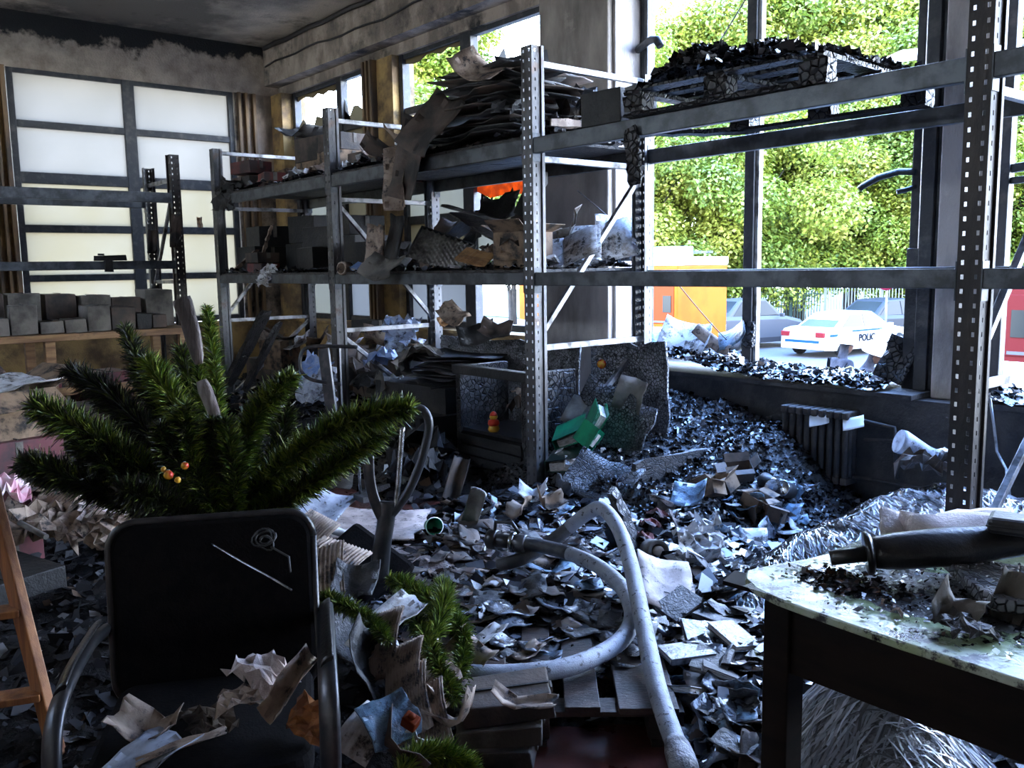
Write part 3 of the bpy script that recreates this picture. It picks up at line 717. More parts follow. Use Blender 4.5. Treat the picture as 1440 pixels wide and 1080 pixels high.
# fire engines
def engine(label, loc, rz, L, H, Wd, bodym, group=None):
    e = thing('fire_engine', label, 'fire engine', loc, rz)
    MB().b(0, L*.72, 0, Wd, .55, H-.45).build('locker_body', bodym, e, bevel=.04)
    MB().b(L*.73, L, .02, Wd-.02, .55, H-.35).build('cab', bodym, e, bevel=.10)
    MB().b(-.02, L*.72, -.02, Wd+.02, H-.45, H-.20).build('roof', 'truck_white', e, bevel=.03)
    MB().b(.02, L*.99, -.015, Wd+.015, .55, 1.05).build('lower_panel', 'truck_white', e, bevel=.02)
    for i in range(4):
        x0 = .12+i*L*.175; m_ = ('truck_orange', 'truck_red', 'truck_orange', 'truck_grey')[i] if bodym == 'truck_yellow' else ('truck_red', 'truck_grey', 'truck_red', 'truck_grey')[i]
        for ya, yb in ((-.02, .05), (Wd-.05, Wd+.02)):
            s = MB().b(x0, x0+L*.145, ya, yb, 1.15, H-.62).build('shutter', m_, e, bevel=.01)
            ym = -.025 if ya < 0 else Wd+.025
            MB().b(x0+.1, x0+.42, ym-.01, ym+.01, 1.5, 2.0).build('shutter_window', 'car_glass', s)
            MB().b(x0+.05, x0+L*.135, ym-.006, ym+.006, 1.18, 1.24).build('shutter_handle', 'hub', s)
    MB().b(L*.78, L*.95, -.02, .06, 1.5, H-.6).build('cab_window', 'car_glass', e, bevel=.02)
    MB().b(L-.03, L+.03, .15, Wd-.15, 1.5, H-.65).build('windscreen', 'car_glass', e, bevel=.02)
    for wx in (L*.2, L*.84):
        for y in (.12, Wd-.12):
            M = Matrix.Translation((wx, y, .48)) @ Matrix.Rotation(PI/2, 4, 'X')
            w = MB().lathe([(.3, -.13), (.46, -.12), (.48, -.06), (.48, .06), (.46, .12), (.3, .13)], 20, M).build('wheel', 'tyre', e)
            MB().lathe([(.03, -.135), (.28, -.135), (.28, .135), (.03, .135)], 14, M).build('hub_cap', 'hub', w)
    la = MB()
    for y in (.5, 1.0): la.beam((.2, y, H-.05), (L*.7, y, H-.05), .05, .07)
    for i in range(14): la.beam((.35+i*L*.047, .5, H-.05), (.35+i*L*.047, 1.0, H-.05), .03, .03)
    la.build('roof_ladder', 'hub', e)
    MB().b(.3, 1.6, 1.3, 2.2, H-.2, H+.12).build('roof_box', 'truck_white', e, bevel=.03)
    MB().b(L*.8, L*.9, .4, Wd-.4, H-.35, H-.2).build('beacon', 'police_blue', e, bevel=.03)
    return e
d = dist(1030, 400, 25.0)
engine('yellow and orange fire engine with white roof seen past the big column', (d.x-1.9, d.y+2.3, GZ), PI, 7.4, 3.35, 2.4, 'truck_yellow')
d = dist(1400, 400, 16.5)
engine('red and white fire engine beyond the window at the rack end', (d.x+.1, d.y, GZ), math.radians(-2), 6.5, 2.9, 2.3, 'truck_red')

# no-stopping sign
p = dist(1247, 410, 29)
s = thing('road_sign', 'round red rimmed no stopping sign on a pole before the railings', 'sign', (p.x, p.y, GZ))
MB().tube([(0, 0, 0), (0, 0, 2.55)], .04, 8).build('pole', 'fence_white', s)
Mx = Matrix.Translation((0, -.05, 2.3)) @ Matrix.Rotation(PI/2, 4, 'X')
MB().lathe([(.01, -.01), (.32, -.01), (.32, .01), (.01, .01)], 24, Mx).build('disc', 'sign_red', s)
MB().lathe([(.01, -.011), (.24, -.011), (.24, .022), (.01, .022)], 24, Mx).build('face', 'sign_blue', s)
MB().box((0, -.078, 2.3), (.46, .008, .06), rot(0, PI/4, 0)).build('bar', 'sign_red', s)
# street lamp
p = dist(1255, 82, 12.5)
s = thing('street_lamp', 'white street lamp head on an arm outside the burnt window', 'lamp', (p.x+2.2, p.y+.2, GZ))
MB().tube([(0, 0, 0), (0, 0, p.z-GZ-.4), (-.3, 0, p.z-GZ-.1), (-1.6, 0, p.z-GZ)], [.08, .06, .05, .04], 10).build('pole', 'fence_white', s)
MB().tube([(-1.5, -.0, p.z-GZ+.01), (-1.7, 0, p.z-GZ+.02), (-2.2, 0, p.z-GZ+.05), (-2.38, 0, p.z-GZ+.05)], [.05, .10, .12, .05], 10, flat=.5).build('lamp_head', 'truck_white', s)
# far house seen down the street
h = thing('town_house', 'pale house front far down the street behind the side windows', 'house', (-55, 14, GZ))
MB().b(-6, 6, 0, 8, 0, 7.5).build('wall', 'house_wall', h)
MB().prism([(-.5, 0), (8.5, 0), (4, 3)], 12.6, Matrix(((0, 0, 1, -6.3), (1, 0, 0, 0), (0, 1, 0, 7.5), (0, 0, 0, 1)))).build('roof', 'truck_red', h)
for i in range(3):
    for j in range(2):
        w_ = MB().b(5.95, 6.08, 1+i*2.3, 2.1+i*2.3, 1.3+j*3, 3+j*3).build('window', 'white_paint', h)
        MB().b(6.06, 6.1, 1.1+i*2.3, 2.0+i*2.3, 1.4+j*3, 2.9+j*3).build('pane', 'car_glass', w_)

# firefighters: one continuous skinned body each, coat and helmet as children
def person(loc, rz, lean, label, arms, tank):
    t = thing('person', label, 'person', loc, rz)
    J = {}
    def bend(p, a=lean, piv=.95):
        x, y, z = p
        if z <= piv: return (x, y, z)
        dz = z-piv; return (x+dz*math.sin(a), y, piv+dz*math.cos(a))
    V = [(0, 0, .95), (0, 0, 1.15), (0, 0, 1.35), (0, 0, 1.46), (.01, 0, 1.55), (.04, 0, 1.64), (.03, 0, 1.74)]
    Rr = [.16, .155, .17, .09, .062, .088, .085]
    E_ = [(i, i+1) for i in range(6)]
    def ch(base, pts, rs):
        pr = base
        for p, r_ in zip(pts, rs): V.append(p); Rr.append(r_); E_.append((pr, len(V)-1)); pr = len(V)-1
    for s in (-1, 1):
        ch(0, [(0, s*.11, .88), (.05, s*.12, .50), (-.02, s*.12, .10), (.12, s*.13, .05)], [.11, .085, .065, .06])
        a = arms[0 if s < 0 else 1]
        ch(2, [(0, s*.20, 1.40), (a[0][0], s*a[0][1], a[0][2]), (a[1][0], s*a[1][1], a[1][2]), (a[2][0], s*a[2][1], a[2][2])], [.08, .062, .048, .042])
    V2 = [bend(p) for p in V]
    me = bpy.data.meshes.new('body'); me.from_pydata(V2, E_, [])
    o = link('body', me, t); me.materials.append(MT['coat_grey'])
    sk = o.modifiers.new('skin', 'SKIN')
    for i, sv in enumerate(me.skin_vertices[0].data if len(me.skin_vertices) else []): pass
    if not len(me.skin_vertices):
        bpy.context.view_layer.objects.active = o
    for lay in me.skin_vertices:
        for i, sv in enumerate(lay.data): sv.radius = (Rr[i], Rr[i]); sv.use_root = (i == 0)
    ss = o.modifiers.new('sub', 'SUBSURF'); ss.levels = 2; ss.render_levels = 2
    R = rot(0, lean, 0); hc = Vector(bend((.04, 0, 1.70)))
    Mh = Matrix.Translation(hc+R @ Vector((0, 0, .02))) @ R.to_4x4()
    hm = MB().lathe([(.165, -.02), (.15, .0), (.145, .05), (.125, .11), (.08, .155), (.01, .17)], 18, Mh).build('helmet', 'helmet_white', t)
    MB().lathe([(.13, -.03), (.19, -.035), (.19, -.02), (.13, -.0)], 18, Mh).build('helmet_brim', 'helmet_white', hm)
    fc = hc+R @ Vector((.085, 0, -.05))
    hd = MB(); Mf = Matrix.Translation(hc+R @ Vector((.02, 0, -.045))) @ R.to_4x4() @ Matrix.Diagonal((.095, .078, .12, 1))
    hd.lathe([(math.cos(a)*1.0+1e-3, math.sin(a)) for a in [(-PI/2+PI*i/8) for i in range(9)]], 14, Mf)
    f_ = hd.build('face', 'skin', t)
    MB().box(fc+R @ Vector((.012, 0, .0)), (.03, .022, .035), R).build('nose', 'skin', f_)
    for s in (-1, 1): MB().box(fc+R @ Vector((.002, s*.03, .022)), (.012, .018, .01), R).build('eye', 'police_navy', f_)
    for z in (1.02, 1.28):
        Mb = Matrix.Translation(bend((0, 0, z))) @ R.to_4x4() @ Matrix.Diagonal((1, 1.05, 1, 1))
        MB().lathe([(.175, -.025), (.178, 0), (.175, .025)], 18, Mb).build('reflective_band', 'coat_yellow', t)
    if tank:
        MB().tube([bend((-.22, 0, 1.0)), bend((-.23, 0, 1.05)), bend((-.23, 0, 1.42)), bend((-.22, 0, 1.47))], [.03, .075, .075, .03], 12).build('air_cylinder', 'coat_yellow', t)
    return t
A0 = [((.02, .27, 1.15), (.18, .26, .98), (.24, .25, .95)), ((.02, .27, 1.15), (.2, .26, 1.0), (.26, .25, .97))]
A1 = [((.12, .26, 1.18), (.34, .2, 1.05), (.42, .18, 1.03)), ((.12, .26, 1.18), (.34, .2, 1.05), (.42, .18, 1.03))]
for px, dd, rz, lean, lb, ar, tk in ((1180, 13.5, 1.1, .12, 'firefighter in grey coat and white helmet facing the police car', A0, False),
                             (1206, 12.5, .2, .30, 'firefighter leaning forward with air cylinder and white helmet', A1, True),
                             (1262, 14.0, 3.6, .15, 'firefighter in white helmet and yellow trim beside the leaning firefighter', A0, False)):
    p = dist(px, 470, dd)
    person((p.x, p.y, GZ), rz, lean, 'person in '+lb if False else lb.replace('firefighter', 'person'), ar, tk)
# ------------------------------------------------------------------ heaps of burnt debris
def sm(t, a, b):
    t = np.clip((np.asarray(t, float)-a)/(b-a), 0, 1); return t*t*(3-2*t)
PX0, PY0 = -2.10, 1.86          # front edge of the floor pallet, its direction and depth direction
EU = np.array((.66, .75)); EV = np.array((-.75, .66))
def uv(x, y): return (x-PX0)*EU[0]+(y-PY0)*EU[1], (x-PX0)*EV[0]+(y-PY0)*EV[1]
def hM(x, y):
    u, v = uv(x, y)
    s = np.maximum(np.maximum(sm(v, .10, .42), sm(u, .42, .6)*sm(v, -.5, -.2)), sm(-u, .32, .55)*sm(v, -.15, .2))
    h = .13+.05*nz2(x, y, 3, 4)+.03*nz2(x, y, 9, 5)+.12*sm(x, -2.6, -1.6)*sm(y, 2.6, 3.4)
    edge = sm(x, -4.9, -4.3)*sm(-x, .5, .9)*sm(y, 1.35, 1.7)*sm(-y, -4.3, -3.9)*sm(y-.12*x, 1.75, 2.0)
    return np.maximum(h, .03)*s*edge
def hK(x, y):
    h = .22+.30*sm(y, 4.2, 5.4)+.10*sm(-x, 3.6, 4.4)+.05*nz2(x, y, 3, 8)+.02*nz2(x, y, 11, 9)
    return h*sm(x, -5.3, -4.7)*sm(-x, 2.75, 3.5)*sm(y, 3.72, 4.1)*sm(-y, -5.40, -5.33)
def hR(x, y):
    h = .40+.05*nz2(x, y, 2.4, 14)+.03*nz2(x, y, 8, 15)
    return h*sm(x, -2.75, -2.1)*sm(-x, -.2, .3)*sm(y-.35*(x+1.6), 2.8, 4.0)*sm(-y, -5.25, -4.7)
def hL(x, y):
    h = .22+.10*nz2(x, y, 2.2, 24)+.04*nz2(x, y, 8, 25)
    return np.maximum(h, .02)*sm(x, -6.2, -5.6)*sm(-x, 1.9, 2.5)*sm(y, -.6, 0)*sm(-y, -1.75, -1.35)
def hB(x, y):
    h = .16+.10*nz2(x, y, 2.0, 34)+.03*nz2(x, y, 9, 35)+.18*sm(y, 4.3, 5.2)
    return sm(-y, -5.40, -5.33)*np.maximum(h, .02)*sm(x, -11.6, -11)*sm(-x, 4.9, 5.4)*sm(y, 3.1, 3.6)
def HF(x, y): return float(max(hM(x, y), hK(x, y), hR(x, y), hL(x, y), hB(x, y)))
def on_heap(px, py):
    z = .15
    for _ in range(6):
        p = at(px, py, 2, z); z = .5*z+.5*HF(p.x, p.y)
    return Vector((p.x, p.y, HF(p.x, p.y)))
WETP = [(6, (.010, .011, .014)), (4, (.028, .03, .037)), (2.2, (.07, .077, .092)), (.9, (.16, .18, .22)), (.25, (.36, .39, .45)), (1.8, (.075, .05, .036))]
heap('debris_heap', 'wet layer of burnt paper and char flakes around the fire hose', 'debris', -4.9, -.5, 1.35, 4.3, hM, 24000, (.012, .10), .35, WETP, 31, st=.045)
heap('charcoal_heap', 'glittering fine charcoal heap below the burnt out window', 'debris', -5.3, -2.75, 3.72, YW-.05, hK, 22000, (.010, .042), .75, BLACK+[(.9, (.16, .17, .19))], 32, st=.045)
heap('debris_heap', 'dark ash and scraps on the floor behind the armchair', 'debris', -6.2, -1.9, -.6, 1.75, hL, 14000, (.012, .07), .6, BLACK, 33, st=.06, basemat='ash_mound', fm='ash_flake')
heap('debris_heap', 'sooty rubble along the floor under the far end of the rack', 'debris', -11.6, -4.9, 3.1, YW-.09, hB, 9000, (.02, .12), .6, MIXED, 34, st=.07)
def hS(x, y): return .775+.015+.035*sm(y, 5.36, 5.6)+.02*nz2(x, y, 6, 41)+.12*sm(-x, 3.6, 4.9)
hS.z0 = .6
heap('sill_debris', 'black charcoal flakes piled along the burnt window sill', 'debris', -5.1, -2.85, 5.36, 5.86, hS, 8000, (.012, .055), .55, BLACK+[(1.2, (.16, .17, .19))], 35, st=.03)
heap('sill_debris', 'charcoal flakes on the sill beyond the black rack post', 'debris', -2.24, 0, 5.36, 5.86, lambda x, y: .80+.03*nz2(x, y, 6, 42)+.0*x, 3000, (.015, .075), .55, BLACK+[(1.2, (.16, .17, .19))], 36, st=.04)

# tangle of pale melted fibres
def fibres(name, label, x0, x1, y0, y1, fn, n, L, pal, seed, ang, w=.006, basemat='char_mound'):
    g = np.random.default_rng(seed); x = g.uniform(x0, x1, n); y = g.uniform(y0, y1, n); z = fn(x, y); k = z > .05
    x, y, z = x[k], y[k], z[k]; n = len(x); a = ang+g.normal(0, .35, n)+.9*nz2(x, y, 3, seed); ln = L*g.uniform(.4, 1.3, n)
    segs = 4; V = []; col = []
    wq = np.array([q[0] for q in pal], float); wq /= wq.sum(); cc = np.array([q[1] for q in pal])[g.choice(len(pal), n, p=wq)]*g.uniform(.6, 1.3, n)[:, None]
    bend = g.normal(0, 1.2, n); amp = g.uniform(0, .010, n); rows = []
    cx, cy = x.copy(), y.copy()
    for s in range(segs+1):
        zz = fn(cx, cy)+.008+amp*np.sin(np.pi*s/segs); aa = a+bend*(s/segs-.5)
        px, py = -np.sin(aa)*w*.5*g.uniform(.5, 1.6, n), np.cos(aa)*w*.5
        rows.append((np.stack([cx-px, cy-py, zz], 1), np.stack([cx+px, cy+py, zz+.0012], 1)))
        cx = cx+np.cos(aa)*ln/segs; cy = cy+np.sin(aa)*ln/segs
    V = np.stack([r_[i] for r_ in rows for i in (0, 1)], 1)
    m = 2*(segs+1); b = np.arange(n)[:, None, None]*m
    fq = np.array([(2*s, 2*s+1, 2*s+3, 2*s+2) for s in range(segs)])[None]
    me = mesh_np(name, V.reshape(-1, 3), (b+fq).reshape(-1, 4), np.repeat(np.concatenate([cc, np.ones((n, 1))], 1), m, 0), ('fibre_pale',), hgrid(x0, x1, y0, y1, fn, .035), basemat)
    return tag(link(name, me), label, 'debris', None, 'stuff')
PALE = [(2, (.06, .062, .07)), (3, (.24, .25, .27)), (3, (.48, .49, .52)), (2, (.72, .73, .76)), (.9, (.30, .20, .11))]
fibres('fibre_heap', 'broad matted heap of pale melted fibres behind the table', -2.75, .2, 2.7, 5.25, hR, 30000, .22, PALE, 51, 2.6, .006, 'fibre_base')
def hU(x, y): return .42*np.exp(-(((x+1.25)/.30)**2+((y-2.42)/.30)**2))-.01
fibres('fibre_bundle', 'rounded bundle of bluish white fibres under the table', -1.75, -.75, 1.95, 2.9, hU, 2600, .16, [(2, (.14, .15, .17)), (3, (.36, .39, .46)), (3, (.6, .64, .72))], 52, 1.0, .006, 'fibre_base')
def hU2(x, y): return (.16+.04*nz2(x, y, 5, 44))*sm(x, -1.1, -.8)*sm(-x, -.2, .1)*sm(y, 1.75, 2.0)*sm(-y, -3.0, -2.8)
heap('debris_heap', 'wet dark rubbish heaped on the floor below the table apron', 'debris', -1.1, .2, 1.75, 3.0, hU2, 2500, (.02, .10), .5, WETP, 37, st=.04)
# shelf ash
for lab, x0, x1, z, sd, hh in (('ash and small charred scraps along the middle shelf', -9.7, -4.55, 1.585, 61, .03), ('ash and small charred scraps along the upper shelf', -9.7, -4.55, 2.445, 62, .05)):
    def hA(x, y, z=z, sd=sd, hh=hh): return z+hh*np.clip(.5+nz2(x, y, 3, sd), 0, 2)
    hA.z0 = z-1
    heap('shelf_ash', lab, 'debris', x0, x1, 3.88, 4.97, hA, 5500, (.012, .07), .7, MIXED, sd, st=.06)

# ------------------------------------------------------------------ builders for loose things
def carton(loc, d, rz, m_, label, group=None, flaps=False, tilt=(0, 0), tape=True, cat='carton', name='cardboard_carton', liddy=None):
    t = thing(name, label, cat, loc, 0, group, R=(tilt[0], tilt[1], rz)); w, l, h = d; k = .005; rr = random.Random(int(loc[0]*1000+loc[1]*77))
    if flaps:
        mb = MB().b(-w/2, w/2, -l/2, l/2, 0, k).b(-w/2, w/2, -l/2, -l/2+k, k, h).b(-w/2, w/2, l/2-k, l/2, k, h).b(-w/2, -w/2+k, -l/2, l/2, k, h).b(w/2-k, w/2, -l/2, l/2, k, h)
        mb.build('body', m_, t)
        for s in (-1, 1):
            a = rr.uniform(-.5, .9)
            MB().box((0, s*(l/2+l*.22*math.cos(a)), h+l*.22*math.sin(a)), (w*.98, l*.44, .004), rot(s*a, 0, 0)).build('flap', m_, t)
            a = rr.uniform(-.6, .8)
            MB().box((s*(w/2+w*.2*math.cos(a)), 0, h+w*.2*math.sin(a)), (w*.4, l*.96, .004), rot(0, -s*a, 0)).build('flap', m_, t)
    else:
        b_ = MB().b(-w/2, w/2, -l/2, l/2, 0, h); b_.jag(.006, rr); b_.build('body', m_, t, bevel=.006)
        MB().b(-w/2+.004, w/2-.004, -.004, .004, h+.004, h+.009).build('lid_seam', 'carton_black', t)
        if tape:
            MB().b(-w/2-.007, -w/2, -.02, .02, h*.45, h*.98).build('tape', 'carton_grey', t); MB().b(w/2, w/2+.007, -.02, .02, h*.45, h*.98).build('tape', 'carton_grey', t)
    return t

def paper(loc, d, R, m_, label, group=None, curl=.03, wav=.01, name='paper_sheet', cat='paper', th=.0015, seed=None, n=(5, 5)):
    rr = random.Random(seed if seed is not None else int(loc[0]*997+loc[1]*331+d[0]*1e4)); w, l = d
    ph = [rr.uniform(0, 6.28) for _ in range(4)]; e = [rr.uniform(-.1, .1) for _ in range(24)]
    def fn(a, b_):
        x = (a-.5)*w*(1+e[int(b_*5)]*(.8 if a > .5 else 0)); y = (b_-.5)*l*(1+e[6+int(a*5)]*(.8 if b_ > .5 else 0))
        z = curl*4*(a-.5)**2+wav*(math.sin(a*7+ph[0])+math.sin(b_*6+ph[1])+.6*math.sin((a+b_)*11+ph[2])); return (x, y, z)
    o = MB().sheet(n[0], n[1], fn, th).build(name, m_, None, loc, R=R); return tag(o, label, cat, group)

def crumple(loc, s, m_, label, group=None, seed=1, R=(0, 0, 0), name='crumpled_paper', cat='paper', flat=.5, n=9):
    g = np.random.default_rng(seed); off = g.normal(0, .13, (n+1, n+1, 3))
    def fn(a, b_):
        i, j = round(a*n), round(b_*n); q = off[i, j]
        return ((a-.5+q[0]*.35)*s, (b_-.5+q[1]*.35)*s*.8, (q[2]*1.5+.35*math.cos((a-.5)*4)+.2*math.sin(b_*5))*s*flat*.6)
    o = MB().sheet(n, n, fn, .0015, False).build(name, m_, None, loc, R=R); return tag(o, label, cat, group)

def book(loc, d, R, m_, label, group=None, cat='book', name='book', open_=0, pm='pages'):
    t = thing(name, label, cat, loc, 0, group, R=R); w, l, h = d
    MB().b(-w/2, w/2, -l/2, l/2, h-.004, h).b(-w/2, w/2, -l/2, l/2, 0, .004).b(-w/2-.003, -w/2+.003, -l/2, l/2, 0, h).build('cover', m_, t, bevel=.002)
    MB().b(-w/2+.004, w/2-.006, -l/2+.005, l/2-.005, .005, h-.005).build('page_block', pm, t); return t

def plank(p, q, w, h, m_, label, cat='plank', name='charred_plank', up=(0, 0, 1), rag=.008, group=None, n=10, seed=3):
    rr = random.Random(seed); p, q = Vector(p), Vector(q); d = (q-p); L = d.length; d.normalize(); u = Vector(up)
    if abs(d.dot(u)) > .97: u = Vector((0, 1, 0))
    r = d.cross(u).normalized(); u = r.cross(d); vs = []; fs = []
    for i in range(n+1):
        c = p+d*(L*i/n)
        for a, b_ in ((-1, -1), (1, -1), (1, 1), (-1, 1)):
            k = 1 if 0 < i < n else .85
            vs.append(c+r*(a*w/2*k+rr.uniform(-rag, rag)*.5)+u*(b_*h/2*k+rr.uniform(-rag, rag))+d*(rr.uniform(-rag, rag)*(3 if i in (0, n) else 1)))
    for i in range(n):
        for k in range(4): fs.append((i*4+k, (i+1)*4+k, (i+1)*4+(k+1) % 4, i*4+(k+1) % 4))
    fs += [(0, 1, 2, 3), (n*4+3, n*4+2, n*4+1, n*4)]
    o = MB().add(vs, fs).build(name, m_); return tag(o, label, cat, group)

def corrugated(loc, d, R, label, group, m_='paper_tan', flutes=14, bend=.02, name='corrugated_board'):
    t = thing(name, label, 'cardboard', loc, 0, group, R=R); w, l = d; n = flutes*4
    MB().sheet(n, 6, lambda a, b_: ((a-.5)*w, (b_-.5)*l, .004*math.sin(a*flutes*2*PI)+bend*math.sin(b_*3)), .0012).build('fluted_layer', m_, t)
    MB().sheet(4, 6, lambda a, b_: ((a-.5)*w, (b_-.5)*l, -.006+bend*math.sin(b_*3)), .0012).build('liner', m_, t); return t

# ------------------------------------------------------------------ shelf decks
for zz, lv in ((1.565, 'middle'), (2.425, 'upper')):
    for xa, xb, far in ((-7.10, -4.53, 'bay next to the big column'), (-9.72, -7.22, 'bay by the far corner')):
        t = thing('shelf_deck', 'sooty boards forming the %s shelf in the %s' % (lv, far), 'shelf', ((xa+xb)/2, 3.86, zz))
        L = (xb-xa); n = 6
        for i in range(n):
            o = MB().b(-L/2+i*L/n+.004, -L/2+(i+1)*L/n-.004, 0, 1.12, 0, .018+.0008*(i % 3)).build('board', 'char_plank', t)

# ------------------------------------------------------------------ shelf contents, far bay
G1 = 'cartons on the upper shelf by the far corner'
rs = random.Random(21)
for (x, y, z, w, l, h, rz, m_) in ((-9.35, 4.15, 2.445, .42, .34, .17, .05, 'carton_sooty'), (-9.30, 4.6, 2.445, .4, .34, .26, -.1, 'carton_brown'), (-8.75, 4.65, 2.445, .52, .36, .30, .02, 'carton_brown'),
                                (-8.72, 4.63, 2.745, .50, .34, .24, .06, 'carton_sooty'), (-8.2, 4.6, 2.445, .44, .38, .34, -.04, 'carton_brown'), (-8.2, 4.6, 2.785, .40, .34, .17, .1, 'carton_sooty'), (-7.65, 4.65, 2.445, .48, .36, .28, .03, 'carton_sooty')):
    carton((x, y, z), (w, l, h), rz, m_, 'brown carton in the stacks on the upper shelf by the far corner' if m_ == 'carton_brown' else 'soot darkened carton in the stacks on the upper shelf by the far corner', G1)
carton((-9.28, 4.08, 2.63), (.36, .28, .13), .2, 'carton_red', 'small reddish carton on top of a sooty one at the rack end')
carton((-8.72, 4.05, 2.445), (.30, .22, .15), -.2, 'carton_red', 'reddish carton at the shelf edge beside the slotted post stack')
paper((-8.85, 4.5, 3.01), (.5, .4), (.1, .05, .2), 'carton_black', 'burnt cardboard lid curling on top of the far cartons', None, .10, .01)
for i, (x, y, s_) in enumerate(((-8.0, 4.05, .34), (-7.6, 4.1, .4), (-7.35, 4.2, .34), (-9.6, 4.0, .3))):
    crumple((x, y, 2.50), s_, ('paper_white', 'paper_tan')[i % 2], 'scorched %s scrap among the far cartons on the upper shelf' % ('white paper' if i % 2 == 0 else 'tan cardboard'), 'paper scraps on the upper shelf', 70+i)
G2 = 'burnt cartons on the middle shelf by the far corner'
for (x, y, z, w, l, h, rz, m_) in ((-9.35, 4.2, 1.585, .44, .40, .28, .05, 'carton_black'), (-9.3, 4.25, 1.865, .42, .36, .22, -.1, 'carton_black'), (-8.65, 4.45, 1.585, .46, .40, .30, .02, 'carton_black'), (-8.65, 4.5, 1.885, .50, .40, .28, .1, 'carton_black'),
                                   (-8.15, 4.3, 1.585, .42, .40, .24, -.1, 'carton_black'), (-8.1, 4.35, 1.825, .40, .36, .20, .2, 'carton_black'), (-7.62, 4.4, 1.585, .46, .40, .34, .06, 'carton_black'), (-7.6, 4.4, 1.925, .42, .36, .18, -.15, 'carton_black')):
    carton((x, y, z), (w, l, h), rz, m_, 'charred black carton stacked on the middle shelf by the far corner', G2)
carton((-8.92, 4.0, 1.585), (.30, .22, .10), .1, 'carton_red', 'reddish brown carton under another at the middle shelf edge')
carton((-8.94, 4.0, 1.685), (.32, .24, .11), .0, 'carton_sooty', 'brown carton resting on a reddish one at the middle shelf edge')
plank((-9.55, 3.95, 1.62), (-9.05, 4.0, 1.83), .05, .012, 'paper_tan', 'pale slat leaning across the far middle shelf boxes', name='wood_stick')
plank((-8.85, 3.98, 1.80), (-8.72, 4.02, 2.06), .04, .012, 'paper_tan', 'short pale slat standing against the far black cartons', name='wood_stick')
crumple((-8.55, 3.86, 1.56), .30, 'paper_white', 'white scrap hanging over the middle beam at the far bay', None, 75, (1.2, 0, 0))
crumple((-9.45, 3.86, 2.42), .46, 'carton_black', 'scorched cardboard hanging from the upper beam at the rack end', None, 76, (1.3, 0, 0.2), flat=.3)

# ------------------------------------------------------------------ shelf contents, bay next to the column
# tall burnt stack, one leaf at a time
def leafstack(name, label, base, n, w, l, dz, m_, seed, lean=(0, 0), spread=.05, cat='paper stack', rzs=.25):
    rr = random.Random(seed); t = thing(name, label, cat, base)
    for i in range(n):
        ph = rr.uniform(0, 6); ww = w*rr.uniform(.7, 1.1); ll = l*rr.uniform(.7, 1.1); a = rr.uniform(-rzs, rzs)
        cx = lean[0]*i+rr.uniform(-spread, spread); cy = lean[1]*i+rr.uniform(-spread, spread); rg = [rr.uniform(-.04, .04) for _ in range(40)]
        def fn(u_, v_):
            x = (u_-.5)*ww+rg[int(v_*5)]; y = (v_-.5)*ll+rg[10+int(u_*5)]
            return (cx+x*math.cos(a)-y*math.sin(a), cy+x*math.sin(a)+y*math.cos(a), i*dz+.012*math.sin(u_*6+ph)+.010*math.sin(v_*7+ph)+.006)
        MB().sheet(5, 5, fn, .010).build('layer', m_[i % len(m_)], t)
    return t
leafstack('paper_stack', 'tall charred paper stack leaning on the upper shelf by the slotted post', (-5.25, 4.35, 2.445), 22, .85, .75, .026, ['carton_black', 'paper_ash', 'carton_black', 'carton_sooty'], 5, (.004, -.002))
leafstack('paper_stack', 'lower burnt stack of sheets on the upper shelf beside the tall one', (-5.95, 4.4, 2.445), 9, .55, .6, .024, ['carton_black', 'carton_sooty', 'paper_ash'], 6, (.012, 0))
for i, (x, y, z, w, l, rx, ry, rz, m_, lb) in enumerate((
        (-5.75, 3.83, 2.42, .30, .62, 1.35, .15, .1, 'carton_sooty', 'burnt brown sheet hanging over the upper beam by the tall stack'),
        (-5.95, 3.82, 2.30, .22, .50, 1.45, -.1, .25, 'paper_tan', 'torn tan cardboard strip hanging below the upper beam'),
        (-5.45, 3.80, 2.62, .34, .5, 1.0, .4, .1, 'carton_sooty', 'charred cardboard flap leaning on the tall stack'),
        (-5.05, 3.92, 2.95, .40, .26, .5, .5, .2, 'paper_tan', 'scorched tan board on top of the tall stack'),
        (-4.80, 4.2, 2.92, .46, .4, .2, .5, -.2, 'carton_black', 'blackened board sliding off the tall stack beside the post'))):
    paper((x, y, z), (w, l), (rx, ry, rz), m_, lb, None, .06, .012, name='burnt_sheet', th=.004)
for i, (x, y, w, l, h, m_) in enumerate(((-6.75, 4.5, .40, .36, .12, 'paper_white'), (-6.3, 4.3, .36, .32, .10, 'paper_white'))):
    carton((x, y, 2.445), (w, l, h), .1*i, m_, 'low white carton on the upper shelf beside the burnt stack', 'white cartons on the upper shelf')
for i in range(9):
    paper((-7.0+i*.13+rs.uniform(-.05, .05), 4.0+rs.uniform(0, .35), 2.55+.02*i), (rs.uniform(.22, .36), rs.uniform(.2, .3)), (rs.uniform(-.6, .6), rs.uniform(-.6, .6), rs.uniform(0, 3)), ('paper_white', 'paper_tan', 'paper_white', 'carton_sooty')[i % 4],
          'loose scorched %s strewn on the upper shelf' % ('white sheet', 'tan sheet', 'white sheet', 'brown sheet')[i % 4], 'loose sheets on the upper shelf', .05, .012)
